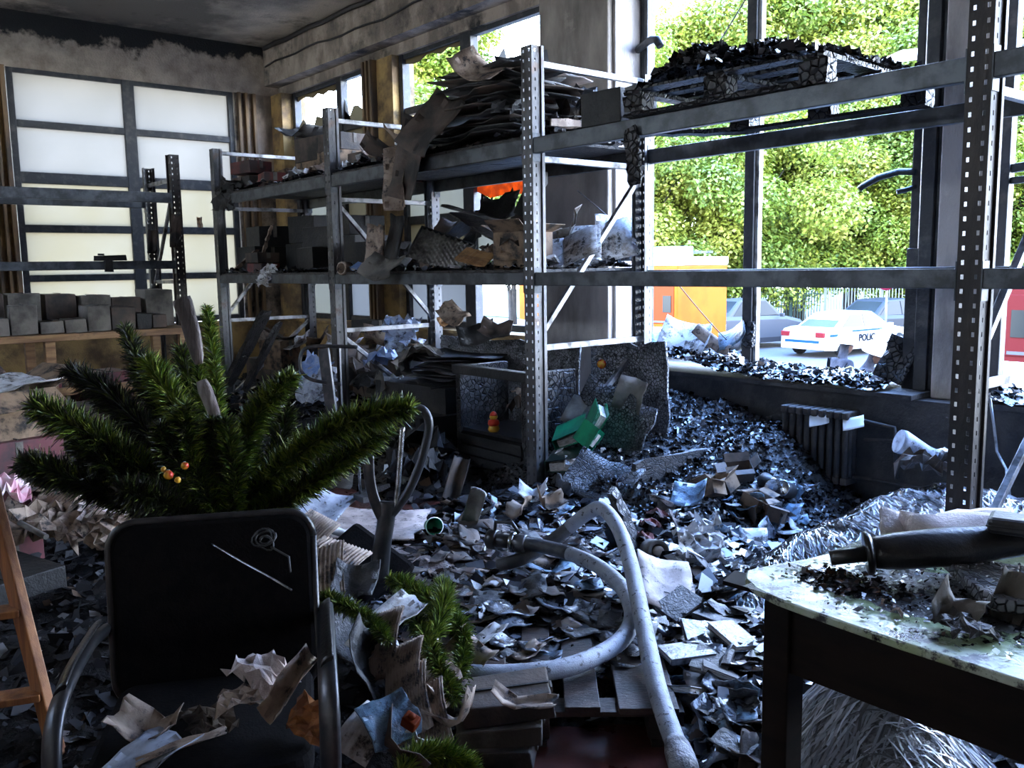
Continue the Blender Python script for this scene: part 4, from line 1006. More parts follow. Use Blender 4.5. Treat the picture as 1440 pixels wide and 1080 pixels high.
# charred curls near the frame end
for i in range(16):
    crumple((-4.62-rs.uniform(0, .35), 4.0+rs.uniform(0, .85), 2.55+rs.uniform(0, .22)), rs.uniform(.14, .30), ('paper_ash', 'carton_black', 'paper_ash', 'carton_sooty')[i % 4],
            'charred paper curl in the black tangle at the rack frame', 'charred curls on the upper shelf', 100+i, (rs.uniform(-1, 1), rs.uniform(-1, 1), rs.uniform(0, 6)), flat=.8, n=7)
plank((-4.62, 3.98, 2.80), (-4.56, 4.06, 2.55), .03, .02, 'paper_tan', 'short bare wood splinter leaning by the slotted post', name='wood_splinter')
plank((-4.56, 4.15, 2.56), (-4.56, 4.85, 2.60), .03, .05, 'paper_tan', 'pale batten lying across the black tangle', name='wood_batten')
# middle shelf
t = thing('egg_tray', 'burnt tray with a grid of raised cells leaning on the middle shelf', 'tray', (-5.72, 3.96, 1.62), R=(.80, .35, .80))
MB().sheet(36, 28, lambda a, b_: ((a-.5)*.44, b_*.34, .022*math.sin(a*9*2*PI)*math.sin(b_*7*2*PI)), .003).build('cell_sheet', 'carton_grey', t)
MB().b(-.235, -.22, 0, .35, -.01, .012).b(.22, .235, 0, .35, -.01, .012).b(-.22, .22, .335, .35, -.01, .012).build('rim', 'carton_black', t)
plank((-6.3, 4.15, 1.6), (-5.75, 4.4, 2.02), .30, .016, 'carton_black', 'wide black board tilted behind the grid tray', name='charred_board')
plank((-5.70, 4.22, 2.02), (-5.05, 4.22, 1.76), .26, .014, 'char_plank', 'charred board sloping down towards the slotted post', name='charred_board')
plank((-5.75, 4.1, 2.08), (-4.9, 4.3, 1.86), .08, .02, 'soot_metal', 'grey metal rail lying across the sloping board', name='metal_rail')
plank((-5.28, 3.90, 1.70), (-5.00, 3.93, 1.65), .15, .014, 'wood_amber', 'small bare plywood board on the middle shelf', name='plywood_board', up=(0, -.6, .8))
t = carton((-4.82, 4.1, 1.585), (.30, .30, .26), .25, 'carton_brown', 'open carton with white inner flap by the slotted post', None, True)
carton((-6.85, 4.2, 1.585), (.34, .4, .26), -.1, 'carton_black', 'charred black carton on the middle shelf beside the second post')
paper((-6.55, 3.95, 1.78), (.20, .38), (1.45, .1, .15), 'paper_tan', 'upright pale burnt board split into strips on the middle shelf', None, .03, .012, 'burnt_board', th=.02)
paper((-6.35, 4.0, 1.82), (.22, .46), (1.4, .0, -.1), 'carton_black', 'upright black board beside the split pale one', None, .02, .01, 'burnt_board', th=.02)
paper((-6.22, 3.83, 1.60), (.36, .26), (.75, .1, .2), 'carton_grey', 'grey sooty sheet hanging over the middle beam below the tray', None, .08, .01, 'burnt_sheet', th=.004)
book((-6.80, 3.95, 1.60), (.16, .11, .03), (.5, .3, .4), 'blue_cloth', 'small blue box end on the middle shelf beside the second post', name='small_box', cat='box')
for i, (x, y) in enumerate(((-6.98, 3.93), (-6.68, 3.92))):
    MBt = MB().lathe([(.045, 0), (.06, .01), (.06, .10), (.05, .11), (.045, .11), (.045, .02), (.02, .015)], 16)
    tag(MBt.build('paper_roll', 'paper_tan', None, (x, y, 1.61), R=(1.5, .2, .3+i)), 'short tan cardboard tube lying on the middle shelf', 'tube', 'tubes on the middle shelf')
for i in range(10):
    crumple((-5.9+rs.uniform(-1.0, 1.2), 3.98+rs.uniform(0, .5), 1.66+rs.uniform(0, .12)), rs.uniform(.14, .32), ('paper_ash', 'carton_sooty', 'paper_tan', 'carton_black')[i % 4], 'crumpled burnt wrapping on the middle shelf next to the column bay', 'crumpled wrapping on the middle shelf', 140+i, (rs.uniform(-.6, .6), rs.uniform(-.6, .6), rs.uniform(0, 6)), flat=.8, n=7)
for i in range(7):
    paper((-6.3+i*.22, 4.5+rs.uniform(0, .3), 1.8+rs.uniform(0, .35)), (rs.uniform(.3, .45), rs.uniform(.25, .4)), (rs.uniform(.6, 1.3), rs.uniform(-.5, .5), rs.uniform(-.5, .5)), ('carton_sooty', 'carton_black')[i % 2], 'scorched cardboard panel propped behind the middle shelf clutter', 'propped panels on the middle shelf', .05, .02, 'burnt_board', th=.005)
# white open ring folders at the frame end
def folder(loc, R, label, m_='paper_white', w=.28, l=.32, open_=.5):
    t = thing('open_folder', label, 'folder', loc, 0, None, R=R)
    MB().sheet(5, 3, lambda a, b_: ((a)*w, (b_-.5)*l, .03*math.sin(a*PI)*open_), .004).build('cover', m_, t)
    MB().sheet(5, 3, lambda a, b_: (-(a)*w, (b_-.5)*l, .04*math.sin(a*PI)*open_+a*.05), .004).build('cover', m_, t)
    MB().sheet(5, 3, lambda a, b_: (a*w*.92, (b_-.5)*l*.93, .012+.03*math.sin(a*PI)*open_), .008).build('page_block', 'paper_white', t)
    return t
folder((-4.66, 4.35, 1.70), (.75, -.35, .5), 'large white open folder lying on its back on the middle shelf')
folder((-4.70, 4.72, 1.76), (1.1, -.2, .9), 'white open folder standing by the rear slotted post')
paper((-4.66, 4.85, 1.80), (.34, .34), (1.25, .1, 1.2), 'paper_white', 'white rounded sheet standing against the rear slotted post', None, .04, .006)
paper((-4.75, 4.05, 1.76), (.34, .26), (.9, -.3, .4), 'carton_brown', 'scorched brown carton side behind the white folders', None, .04, .02, 'burnt_board', th=.005)
for i in range(6):
    crumple((-4.62-rs.uniform(0, .1), 4.05+i*.15, 1.63), .14, ('paper_ash', 'paper_white', 'carton_black')[i % 3], 'small %s scrap at the shelf end below the white folders' % ('grey', 'white', 'black')[i % 3], 'scraps at the shelf end', 170+i, (0, 0, i), n=6, flat=.8)

# charred pallet on the upper beams of the open bay
t = thing('charred_pallet', 'burnt black pallet lying across the upper beams', 'pallet', (-2.95, 3.80, 2.428), .03)
for y in (.06, .57, 1.08): MB().b(-.62, .62, y-.05, y+.05, 0, .022).jag(.006).build('bottom_board', 'char_wood', t)
for y in (.06, .57, 1.08):
    for x in (-.55, 0, .55): MB().b(x-.07, x+.07, y-.05, y+.05, .022, .112).jag(.008).build('block', 'char_wood', t)
for x in (-.55, 0, .55): MB().b(x-.06, x+.06, 0, 1.14, .112, .132).jag(.006).build('stringer_board', 'char_wood', t)
for i in range(6):
    y = .05+i*.205; MB().b(-.62+rs.uniform(0, .15), .62-rs.uniform(0, .2), y-.05, y+.05, .132, .15).jag(.008).build('deck_board', 'char_wood', t)
def hT(x, y):
    return 2.585+(.20*np.exp(-((x+3.28)/.18)**2)+.13*np.exp(-((x+2.85)/.28)**2)+.03*nz2(x, y, 7, 71)+.02*nz2(x, y, 20, 72))*sm(x, -3.65, -3.4)*sm(-x, 2.35, 2.6)*np.exp(-((y-4.3)/.42)**4)
hT.z0 = 2.0
heap('charred_load', 'ragged black remains of a load on the burnt pallet', 'debris', -3.62, -2.36, 3.88, 4.85, hT, 6000, (.015, .07), .9, BLACK, 73, st=.03)
carton((-3.85, 4.05, 2.43), (.30, .36, .20), .1, 'carton_black', 'black burnt carton at the pallet end beside the rack frame', None)
plank((-3.55, 3.83, 2.36), (-3.50, 3.82, 2.06), .10, .018, 'char_wood', 'charred board end hanging below the upper beam', up=(0, 1, 0))
plank((-4.2, 4.2, 2.44), (-3.5, 4.9, 2.44), .12, .03, 'char_wood', 'charred batten lying over the upper beams next to the pallet')

# ------------------------------------------------------------------ under the rack
# cracked fibreboard panels
paper((-5.72, 4.62, .56), (1.75, .86), (PI/2-.06, 0, .02), 'char_panel', 'large cracked charred panel standing under the rack', None, 0, .006, 'fibreboard_sheet', 'board', th=.02)
paper((-4.42, 4.75, .62), (.72, .85), (PI/2-.10, -.05, .05), 'char_panel', 'cracked charred panel standing behind the green folders', None, .02, .006, 'fibreboard_sheet', 'board', th=.02)
paper((-4.30, 4.42, .50), (.62, .50), (1.15, .35, .15), 'char_panel', 'cracked dark panel sloping down behind the green folders', None, .03, .01, 'fibreboard_sheet', 'board', th=.015)
paper((-3.95, 4.0, .23), (.46, .32), (.65, .2, .2), 'char_panel', 'cracked bluish panel lying in front of the charcoal heap', None, .05, .012, 'fibreboard_sheet', 'board', th=.02)
# open cabinet
t = thing('charred_cabinet', 'burnt black open cabinet at the foot of the slotted post', 'cabinet', (-5.10, 4.05, 0))
MB().b(-.42, -.36, -.06, .42, 0, .86).build('side_panel', 'char_wood', t, bevel=.006)
MB().b(.36, .42, -.06, .42, 0, .86).build('side_panel', 'char_wood', t, bevel=.006)
MB().b(-.44, .44, -.08, .0, .80, .87).build('front_rail', 'carton_black', t, bevel=.006)
MB().b(-.36, .36, -.04, .42, .36, .385).build('shelf', 'plastic_black', t)
for i in range(4): MB().b(-.40, .36, -.07+.004*(i % 2), .35, .03+i*.08, .10+i*.08).jag(.005).build('drawer_front', 'carton_black', t)
b_ = thing('toy_gnome', 'small red and yellow gnome figure on the burnt cabinet shelf', 'figurine', (-5.13, 4.05, .387))
MB().lathe([(.035, 0), (.045, .02), (.035, .05), (.02, .06)], 12).build('body', 'toy_yellow', b_)
MB().lathe([(.036, .045), (.046, .06), (.04, .085), (.02, .095)], 12).build('coat', 'toy_red', b_)
MB().lathe([(.020, .09), (.031, .105), (.031, .118), (.018, .13)], 12).build('head', 'toy_yellow', b_)
MB().lathe([(.030, .122), (.026, .135), (.016, .148), (.004, .155)], 12).build('hat', 'toy_red', b_)
crumple((-4.90, 4.25, .52), .34, 'carton_sooty', 'scorched brown bag stuffed in the burnt cabinet', None, 190, (0, .4, 0), 'crumpled_bag', 'bag', 1.1)
crumple((-4.98, 4.22, .66), .16, 'paper_tan', 'tan wrapper on top of the scorched bag', None, 191, (0, .4, 0), flat=.8)
# green lever-arch folders
def binder(loc, R, m_, label, k=1.0):
    t = thing('ring_binder', label, 'binder', loc, 0, None, R=R); w, l, h = .26*k, .29*k, .075*k
    MB().b(0, .006, -l/2, l/2, 0, h).build('spine', m_, t, bevel=.002)
    MB().box((w/2, 0, h+.012), (w, l, .004), rot(0, -.09, 0)).build('cover', m_, t)
    MB().box((w/2, 0, .002), (w, l, .004)).build('cover', m_, t)
    MB().b(.03, w-.03, -l/2+.01, l/2-.01, .006, h*.8).build('page_block', 'pages', t)
    return t
binder((-4.52, 4.14, .38), (.25, -.35, .6), 'green_plastic', 'green ring binder lying beside the foot of the slotted post', .9)
binder((-4.30, 4.26, .44), (.35, -1.05, .55), 'green_plastic', 'bright green ring binder standing open on its edge', .85)
binder((-4.22, 4.10, .40), (.5, -.9, 1.0), 'green_plastic', 'small green ring binder propped under the standing one', .6)
binder((-4.45, 4.02, .24), (.1, -.1, .5), 'green_dark', 'soot covered dark green ring binder beneath the others')
paper((-4.48, 4.35, .56), (.26, .22), (.9, .3, .4), 'carton_grey', 'grey folder cover leaning behind the green binders', None, .02, .004, 'folder_cover', 'folder', th=.004)
paper((-4.18, 4.55, .70), (.22, .24), (1.3, .2, .2), 'carton_grey', 'curled grey sheet standing above the green binders', None, .08, .004, 'burnt_sheet', th=.003)
book((-4.20, 4.03, .27), (.20, .15, .03), (.2, .3, .9), 'pages', 'thick pale notebook below the green binders', None, 'notebook', 'notebook')
for i, (px, py) in enumerate(((860, 590), (880, 580), (875, 600), (895, 592))):
    p = at(px, py, 1, 4.85); carton((p.x, p.y, max(.1, p.z-.1)), (.16, .12, .10), .6*i, 'carton_brown', 'small tan carton in the charcoal by the rear rack post', 'small cartons by the rear post', tilt=(.3, .2))
p = at(846, 512, 1, 4.7); o = MB().lathe([(.01, -.035), (.03, -.02), (.037, 0), (.03, .02), (.01, .035)], 12).build('red_bauble', 'bauble_red', None, p); tag(o, 'red bauble on the charred rubble under the rack', 'bauble')
p = at(843, 503, 1, 4.75); crumple(p, .10, 'paper_white', 'small white scrap beside the red bauble', None, 199, n=6)
# ------------------------------------------------------------------ charred planks by the heap
a = at(891, 672, 2, .26); b_ = at(1056, 640, 2, .28)
plank(a, b_, .035, .22, 'char_plank', 'long charred plank on edge beside the charcoal heap', seed=8)
plank(at(862, 690, 2, .42), at(895, 770, 2, .12), .14, .03, 'char_wood', 'short charred plank leaning by the bend of the fire hose', seed=9)
# radiator
t = thing('radiator', 'burnt cast iron radiator under the window sill', 'radiator', (-3.42, 5.28, .16))
sec = None
for i in range(9):
    if sec is None:
        mb = MB()
        for y in (-.05, .0, .05): mb.tube([(0, y, .02), (0, y, .10), (0, y, .38), (0, y, .47)], [.018, .022, .022, .018], 8)
        mb.box((0, 0, .46), (.045, .15, .05)).box((0, 0, .03), (.045, .15, .05)); sec = mb.build('section', 'radiator_iron', t, bevel=.008).data
    else: link('section', sec, t, (i*.056, 0, 0)).modifiers.new('bevel', 'BEVEL').width = .008
MB().tube([(.48, 0, .06), (.7, -.02, .07), (1.1, -.02, .06)], .014, 8).build('pipe', 'radiator_iron', t)
MB().tube([(.48, 0, .44), (.75, -.02, .42), (.78, -.02, .10)], .014, 8).build('pipe', 'radiator_iron', t)
for i, (px, py, lb) in enumerate(((1152, 590, 'small white card lying on top of the burnt radiator'), (1200, 595, 'white card beside the radiator end under the sill'))):
    p = at(px, py, 1, 5.2); paper(p, (.13, .10), (.7, -.3, .3), 'white_paint', lb, None, .004, .001, 'card', 'card')
p = at(1290, 632, 1, 4.9); t = thing('lamp_shade', 'pale cone shade lying on its side by the black post', 'lamp shade', p, R=(0, 0, 0))
qa, qb = Vector((-.07, -.08, .05)), Vector((.07, .085, -.03))
MB().tube([qa, qa.lerp(qb, .1), qa.lerp(qb, .8), qb], [.068, .07, .028, .025], 18).build('cone', 'white_cloth', t); MB().tube([qb, qb+(qb-qa)*.12], [.027, .026], 12).build('collar', 'soot_metal', t)
p = at(1300, 655, 1, 4.7); crumple(p, .26, 'carton_sooty', 'sooty crumpled wrapper behind the pale fibre heap', None, 201, flat=.8)
p = at(1335, 636, 1, 4.8); crumple(p, .12, 'paper_white', 'white scrap beside the pale cone shade', None, 202, n=6)
tag(MB().tube([at(1215, 618, 1, 5.3), at(1255, 620, 1, 5.3), at(1290, 622, 1, 5.3), at(1330, 640, 1, 5.2)], .012, 6).build('heating_pipe', 'radiator_iron'), 'thin heating pipe running along the wall under the sill', 'pipe')
tag(MB().tube([at(1392, 560, 1, 5.3), at(1398, 600, 1, 5.3), at(1402, 635, 1, 5.25), at(1415, 660, 1, 5.1), at(1420, 700, 1, 4.9)], .008, 6).build('hanging_cable', 'brace_steel'), 'thin cable hanging from the sill beyond the black post', 'cable')
# on the sill
paper(at(1262, 505, 1, 5.62), (.20, .30), (1.25, .25, -.1), 'char_wood', 'black charred board leaning on the sill by the window posts', None, .02, .01, 'charred_board', 'board', th=.02)
paper(at(1276, 508, 1, 5.66), (.10, .18), (1.3, .5, 0), 'paper_white', 'white scrap of board behind the black board on the sill', None, .01, .003, 'board_scrap', 'board', th=.006)
paper(at(965, 478, 1, 5.60), (.38, .30), (1.0, .2, .4), 'paper_white', 'large curled pale sheet standing on the sill', None, .10, .006, 'curled_sheet', 'sheet', th=.003)
paper(at(935, 482, 1, 5.70), (.20, .22), (1.1, -.3, .8), 'teal_paper', 'bluish sheet behind the large curled one on the sill', None, .06, .006, 'curled_sheet', 'sheet', th=.003)
paper(at(1034, 472, 1, 5.66), (.26, .18), (.9, -.6, .1), 'teal_paper', 'bluish curled strip propped against the window mullion', None, .05, .004, 'curled_sheet', 'sheet', th=.003)
paper(at(1004, 482, 1, 5.62), (.34, .10), (1.0, .5, .1), 'paper_tan', 'curled tan strip beside the large sheet on the sill', None, .08, .004, 'curled_sheet', 'sheet', th=.003)
plank(at(1052, 490, 1, 5.66), at(1056, 452, 1, 5.68), .09, .05, 'char_wood', 'charred timber stump at the foot of the window mullion', seed=12)
p = at(1023, 502, 1, 5.55); crumple(p, .09, 'paper_tan', 'small tan scrap on the sill charcoal', None, 205, n=6)
paper(at(1042, 506, 1, 5.5), (.05, .16), (.4, .8, .9), 'paper_white', 'narrow white strip on the sill charcoal', None, .01, .002, 'paper_strip')

# ------------------------------------------------------------------ work table
t = thing('work_table', 'dark wooden work table with pale sooty wet top', 'table', (0, 0, 0))
TL, TR, TF, TB = -1.43, .55, 1.885, 2.78
out = [(TR, TF), (-.66, TF), (-.92, TF), (-1.16, TF+.012), (-1.26, TF+.022), (-1.34, TF+.045), (-1.40, TF+.085), (-1.435, TF+.14), (-1.42, TF+.22), (-1.38, TF+.35), (-1.34, TF+.55), (-1.31, TB), (TR, TB)]
MB().prism(out, .022, Matrix.Translation((0, 0, .728))).build('table_top', 'table_top', t, bevel=.004)
MB().b(-1.24, TR-.05, TF+.05, TF+.085, .545, .728).build('apron', 'table_wood', t, bevel=.003)
MB().b(-1.30, -1.27, TF+.11, TB-.06, .545, .728).build('apron', 'table_wood', t, bevel=.003)
MB().b(-1.24, TR-.05, TB-.09, TB-.055, .545, .728).build('apron', 'table_wood', t, bevel=.003)
for x, y in ((-1.27, TF+.075), (-1.27, TB-.08), (TR-.08, TF+.075), (TR-.08, TB-.08)): MB().b(x-.038, x+.038, y-.038, y+.038, 0, .728).build('leg', 'table_wood', t, bevel=.004)
MB().box((-1.44, 2.06, .70), (.14, .10, .012), rot(0, .1, .3)).build('corner_bracket', 'table_wood', t)
ZT = .752
# melted pipe
p0, p1, p2, p3 = at(1222, 778, 2, .82), at(1260, 775, 2, .83), at(1340, 768, 2, .84), at(1450, 758, 2, .84)
t = thing('melted_pipe', 'black melted plastic pipe with flared end lying on the table', 'pipe', (0, 0, 0))
MB().tube([p0, p0.lerp(p1, .5), p1, p2, p3, p3+Vector((.3, .1, 0))], [.042, .048, .052, .055, .045, .04], 14, flat=.85).build('pipe_body', 'plastic_black', t)
dr = (p1-p0).normalized(); M = Matrix.Translation(p0-dr*.005) @ dr.to_track_quat('Z', 'Y').to_matrix().to_4x4()
MB().lathe([(.03, -.004), (.058, -.004), (.060, .006), (.05, .014), (.03, .02)], 18, M).build('flange', 'plastic_black', t)
MB().tube([p0-dr*.005, p0-dr*.10+Vector((0, 0, -.005))], [.022, .02], 10).build('spigot', 'plastic_black', t)
pp = at(1375, 835, 2, ZT); paper((-.78, 2.42, ZT+.03), (.46, .36), (-.03, .05, .75), 'char_panel', 'cracked charred board lying on the table beside the melted pipe', None, .01, .004, 'charred_board', 'board', th=.03)
paper(at(1385, 733, 2, .83), (.42, .20), (.05, -.06, .75), 'foam_pink', 'pale pinkish foam slab at the back of the table', None, .03, .012, 'foam_slab', 'foam', th=.06)
paper(at(1330, 736, 2, .80), (.36, .20), (.1, -.1, .5), 'foam_pink', 'flat pale foam sheet beside the pinkish slab', None, .03, .012, 'foam_sheet', 'foam', th=.02)
t = thing('black_case', 'black plastic case on the pinkish foam at the table back', 'case', at(1432, 738, 2, .90), .3)
MB().b(-.07, .09, -.05, .05, -.022, .022).build('shell', 'plastic_black', t, bevel=.012); MB().b(-.072, .092, -.052, .052, -.002, .002).build('seam', 'black_rubber', t)
def ash_on(name, label, cx, cy, rx, ry, hh, n, size, sd, pal):
    def h(x, y): return ZT+np.maximum(hh*np.exp(-(((x-cx)/rx)**2+((y-cy)/ry)**2)*1.4)*(1+.5*nz2(x, y, 14, sd))-.003, -.01)
    g = np.random.default_rng(sd); P = np.stack([g.normal(cx, rx*.7, n), g.normal(cy, ry*.7, n)], 1); P = P[(P[:, 0] > TL+.05) & (P[:, 1] > TF+.03) & (P[:, 1] < TB-.02)]; z = np.maximum(h(P[:, 0], P[:, 1]), ZT+.002)
    bx = hgrid(max(cx-rx*1.6, TL+.06), cx+rx*1.6, max(cy-ry*1.6, TF+.03), min(cy+ry*1.6, TB-.03), h, .015)
    me = flake_mesh(name, np.stack([P[:, 0], P[:, 1], z], 1), size, .5, pal, sd, base=bx)
    tag(link(name, me), label, 'ash', None, 'stuff')
q = at(1195, 822, 2, ZT); ash_on('ash_heap', 'small heap of brown ash and char in the middle of the table', q.x, q.y, .10, .055, .022, 700, (.005, .024), 81, BLACK+[(2, (.10, .05, .03))])
q = at(1330, 850, 2, ZT); ash_on('ash_scatter', 'thin scatter of black flakes over the table top', q.x-.05, q.y+.05, .30, .20, .003, 1500, (.003, .018), 82, BLACK)
q = at(1340, 862, 2, ZT+.03); paper(q, (.10, .09), (.6, .4, .3), 'carton_grey', 'curled grey cover scrap lying on the table front', None, .05, .01, 'burnt_sheet')
q = at(1360, 880, 2, ZT+.02); crumple(q, .12, 'paper_ash', 'crumpled black paper beside the curled grey scrap on the table', None, 215, (.2, .2, 1))
q = at(1418, 838, 2, ZT+.05); paper(q, (.07, .12), (1.2, .3, .5), 'carton_grey', 'torn grey scrap standing by the charred board on the table', None, .03, .008, 'burnt_sheet')
q = at(1262, 860, 2, ZT+.008); crumple(q, .03, 'paper_tan', 'small pinkish brown crumb on the wet table top', None, 216, n=5, name='crumb', cat='crumb', flat=.9)

# ------------------------------------------------------------------ floor pallet
t = thing('wooden_pallet', 'wet dirty wooden pallet on the floor below the fire hose', 'pallet', (PX0+.0, PY0+.0, 0), math.atan2(.75, .66))
for x in (-.52, -.05, .40): MB().b(x-.05, x+.05, 0, .95, 0, .022).build('bottom_board', 'pallet_wet', t)
for x in (-.52, -.05, .40):
    for y in (.07, .5, .9): MB().b(x-.06, x+.06, y-.06, y+.06, .022, .10).build('block', 'pallet_wet', t, bevel=.004)
for y in (.06, .5, .9): MB().b(-.58, .46, y-.05, y+.05, .10, .12).build('stringer_board', 'pallet_wet', t, bevel=.003)
for i, (x, w) in enumerate(((-.53, .10), (-.37, .12), (-.20, .10), (-.04, .11), (.12, .12), (.34, .20))):
    MB().b(x-w/2, x+w/2, .0-.01*(i % 2), .96, .12, .142).build('deck_board', 'pallet_wet', t, bevel=.003)

# ------------------------------------------------------------------ fire hose
def spline(P, k=8):
    P = [Vector(p) for p in P]; o = []
    for i in range(len(P)-1):
        a, b_, c, d = P[max(i-1, 0)], P[i], P[i+1], P[min(i+2, len(P)-1)]
        for s in range(k):
            u_ = s/k; o.append(.5*((2*b_)+(c-a)*u_+(2*a-5*b_+4*c-d)*u_*u_+(3*b_-a-3*c+d)*u_**3))
    return o+[P[-1]]
HR = .034
t = thing('fire_hose', 'pale canvas fire hose rising in a bend and running down past the pallet', 'hose')
path = [at(985, 1150, 2, .10), at(957, 1065, 2, .12), at(926, 975, 2, .17), at(905, 880, 2, .24), at(886, 790, 2, .34), at(868, 740, 2, .42), at(846, 715, 2, .46), at(826, 722, 2, .42), at(800, 742, 2, .34)]
sp = spline(path); MB().tube(sp, HR, 14).build('hose_body', 'hose_canvas', t)
MB().tube(spline([at(800, 742, 2, .34), at(770, 765, 2, .26), at(735, 785, 2, .20), at(700, 795, 2, .16)]), HR*.98, 14).build('wet_length', 'hose_dark', t)
MB().tube([sp[5], sp[6], sp[7], sp[8], sp[9], sp[10]], [HR*1.0, HR*1.25, HR*1.32, HR*1.32, HR*1.25, HR], 14).build('wrapped_joint', 'hose_scuff', t)
t = thing('fire_hose', 'fire hose with black branch coupling curling over the wet paper', 'hose')
path = [at(738, 765, 2, .27), at(765, 769, 2, .27), at(800, 778, 2, .27), at(842, 797, 2, .25), at(876, 828, 2, .23), at(889, 868, 2, .20), at(868, 905, 2, .19), at(805, 936, 2, .19), at(730, 947, 2, .19), at(655, 948, 2, .18), at(600, 945, 2, .10)]
sp = spline(path); MB().tube(sp[16:], HR, 14).build('hose_body', 'hose_canvas', t); MB().tube(sp[:17], HR*.98, 14).build('wet_length', 'hose_dark', t)
dr = (path[0]-path[1]).normalized(); c0 = path[0]
def ring(o0, o1, r0, nm, m_='coupling'):
    MB().tube([c0+dr*o0, c0+dr*(o0+.006), c0+dr*(o1-.006), c0+dr*o1], [r0*.9, r0, r0, r0*.9], 16).build(nm, m_, t)
ring(-.01, .05, .046, 'coupling_ring', 'coupling'); ring(.05, .075, .05, 'coupling_lug', 'chrome'); ring(.075, .15, .036, 'branch_pipe', 'plastic_black'); ring(.15, .20, .05, 'nozzle', 'plastic_black')
MB().tube([c0+dr*.17+Vector((0, 0, .0)), c0+dr*.16+Vector((0, 0, .09)), c0+dr*.07+Vector((0, 0, .10)), c0+dr*.03+Vector((0, 0, .05))], .010, 8).build('handle', 'plastic_black', t)

# ------------------------------------------------------------------ scattered papers and boards on the debris
KIND = [('paper_wet', 'wet blue grey sheet'), ('paper_white', 'sooty white sheet'), ('paper_ash', 'charred grey sheet'), ('carton_sooty', 'sooty brown board'), ('teal_paper', 'wet bluish scrap'), ('paper_tan', 'scorched tan scrap')]
def scatter(n, boxes, size, where, group, seed, wts, tilt=.35, curl=.03, lift=.015):
    rr = random.Random(seed)
    for i in range(n):
        x0, y0, x1, y1 = rr.choice(boxes); p = on_heap(rr.uniform(x0, x1), rr.uniform(y0, y1))
        if p.y > 5.3 or p.z < .01: continue
        k = rr.choices(range(6), wts)[0]
        s = rr.uniform(*size)
        paper(p+Vector((0, 0, lift+s*.08)), (s, s*rr.uniform(.5, .9)), (rr.gauss(0, tilt), rr.gauss(0, tilt), rr.uniform(0, 6.28)), KIND[k][0], KIND[k][1]+' '+where, group+': '+KIND[k][1]+'s', rr.uniform(0, curl)*s*3, .035*s, 'paper_sheet', th=.003, seed=seed*100+i, n=(4, 4))
scatter(90, [(660, 790, 900, 930), (700, 820, 880, 960)], (.06, .17), 'matted on the wet layer inside the hose loop', 'paper inside the hose loop', 301, (6, 1, 3, 2, 2, 1), .16, .02)
scatter(80, [(925, 790, 1050, 1000), (935, 960, 1060, 1075)], (.05, .15), 'in the rubbish between hose and table leg', 'paper between hose and table', 302, (6, 1, 4, 3, 3, 1), .40)
scatter(46, [(930, 690, 1120, 780), (1000, 700, 1130, 760)], (.06, .18), 'strewn between the long plank and the fibre heap', 'paper by the long plank', 303, (3, 5, 2, 2, 4, 1), .5)
scatter(34, [(620, 710, 790, 800), (690, 700, 800, 760)], (.06, .16), 'around the hose nozzle', 'paper around the nozzle', 304, (3, 2, 3, 4, 1, 2), .4)
scatter(14, [(560, 740, 700, 860)], (.10, .20), 'trodden flat on the walkway left of the nozzle', 'paper on the walkway', 305, (1, .3, 2, 6, 0, 1), .12, .01)
scatter(26, [(880, 575, 1090, 625)], (.04, .12), 'on the fine charcoal heap', 'scraps on the charcoal heap', 306, (2, 3, 2, 1, 1, 2), .5)
scatter(20, [(1060, 640, 1200, 690)], (.05, .13), 'below the radiator', 'scraps below the radiator', 307, (2, 4, 2, 2, 2, 1), .5)
# single pieces that stand out
p = on_heap(970, 708); paper(p+Vector((0, 0, .06)), (.20, .20), (.5, -.2, .4), 'teal_paper', 'large light blue fan shaped scrap below the long plank', None, .03, .006)
p = on_heap(935, 838); paper(p+Vector((0, 0, .05)), (.24, .34), (.35, .25, .9), 'paper_pink', 'pale pink board with black specks beside the fire hose', None, .02, .004, 'board_piece', 'board', th=.006)
p = on_heap(920, 785); t = thing('paper_roll', 'rolled up brown paper beside the fire hose', 'paper roll', p+Vector((0, 0, .05)), R=(1.3, .2, .9))
MB().lathe([(.05, -.10), (.055, -.10), (.055, .10), (.05, .10), (.035, .095), (.035, -.095), (.05, -.10)], 18, caps=False).build('outer_turns', 'carton_grey', t); MB().lathe([(.012, -.105), (.026, -.105), (.026, .105), (.012, .105)], 14).build('core', 'paper_tan', t)
for i, (px, py) in enumerate(((975, 775), (995, 790), (960, 790), (985, 760))):
    crumple(on_heap(px, py)+Vector((0, 0, .07)), .20, 'paper_white', 'crumpled pale insulation wad beside the paper roll', 'pale wads by the paper roll', 320+i, (i, .3, i), 'insulation_wad', 'wad', 1.0, 8)
for i, (px, py) in enumerate(((955, 860), (985, 905), (1010, 880), (965, 930), (1000, 940), (1030, 905), (1020, 960), (975, 985))):
    p = on_heap(px, py); book(p+Vector((0, 0, .02)), (.13, .18, .025), (.3-.1*i, .25-.08*i, i*.9), 'paper_wet' if i % 2 else 'paper_ash', 'soaked book with %s cover in the rubbish beside the hose' % ('blue grey' if i % 2 else 'black'), 'soaked books beside the hose')
for i, (px, py) in enumerate(((1020, 690), (1040, 672), (1060, 715), (1085, 735), (1000, 700))):
    p = on_heap(px, py); carton(p, (.16, .12, .09), i*.8, 'carton_sooty' if i % 2 else 'carton_brown', 'small %s carton collapsed near the long plank' % ('dark' if i % 2 else 'brown'), 'collapsed cartons by the long plank', True, (.3, .2*i-.3))
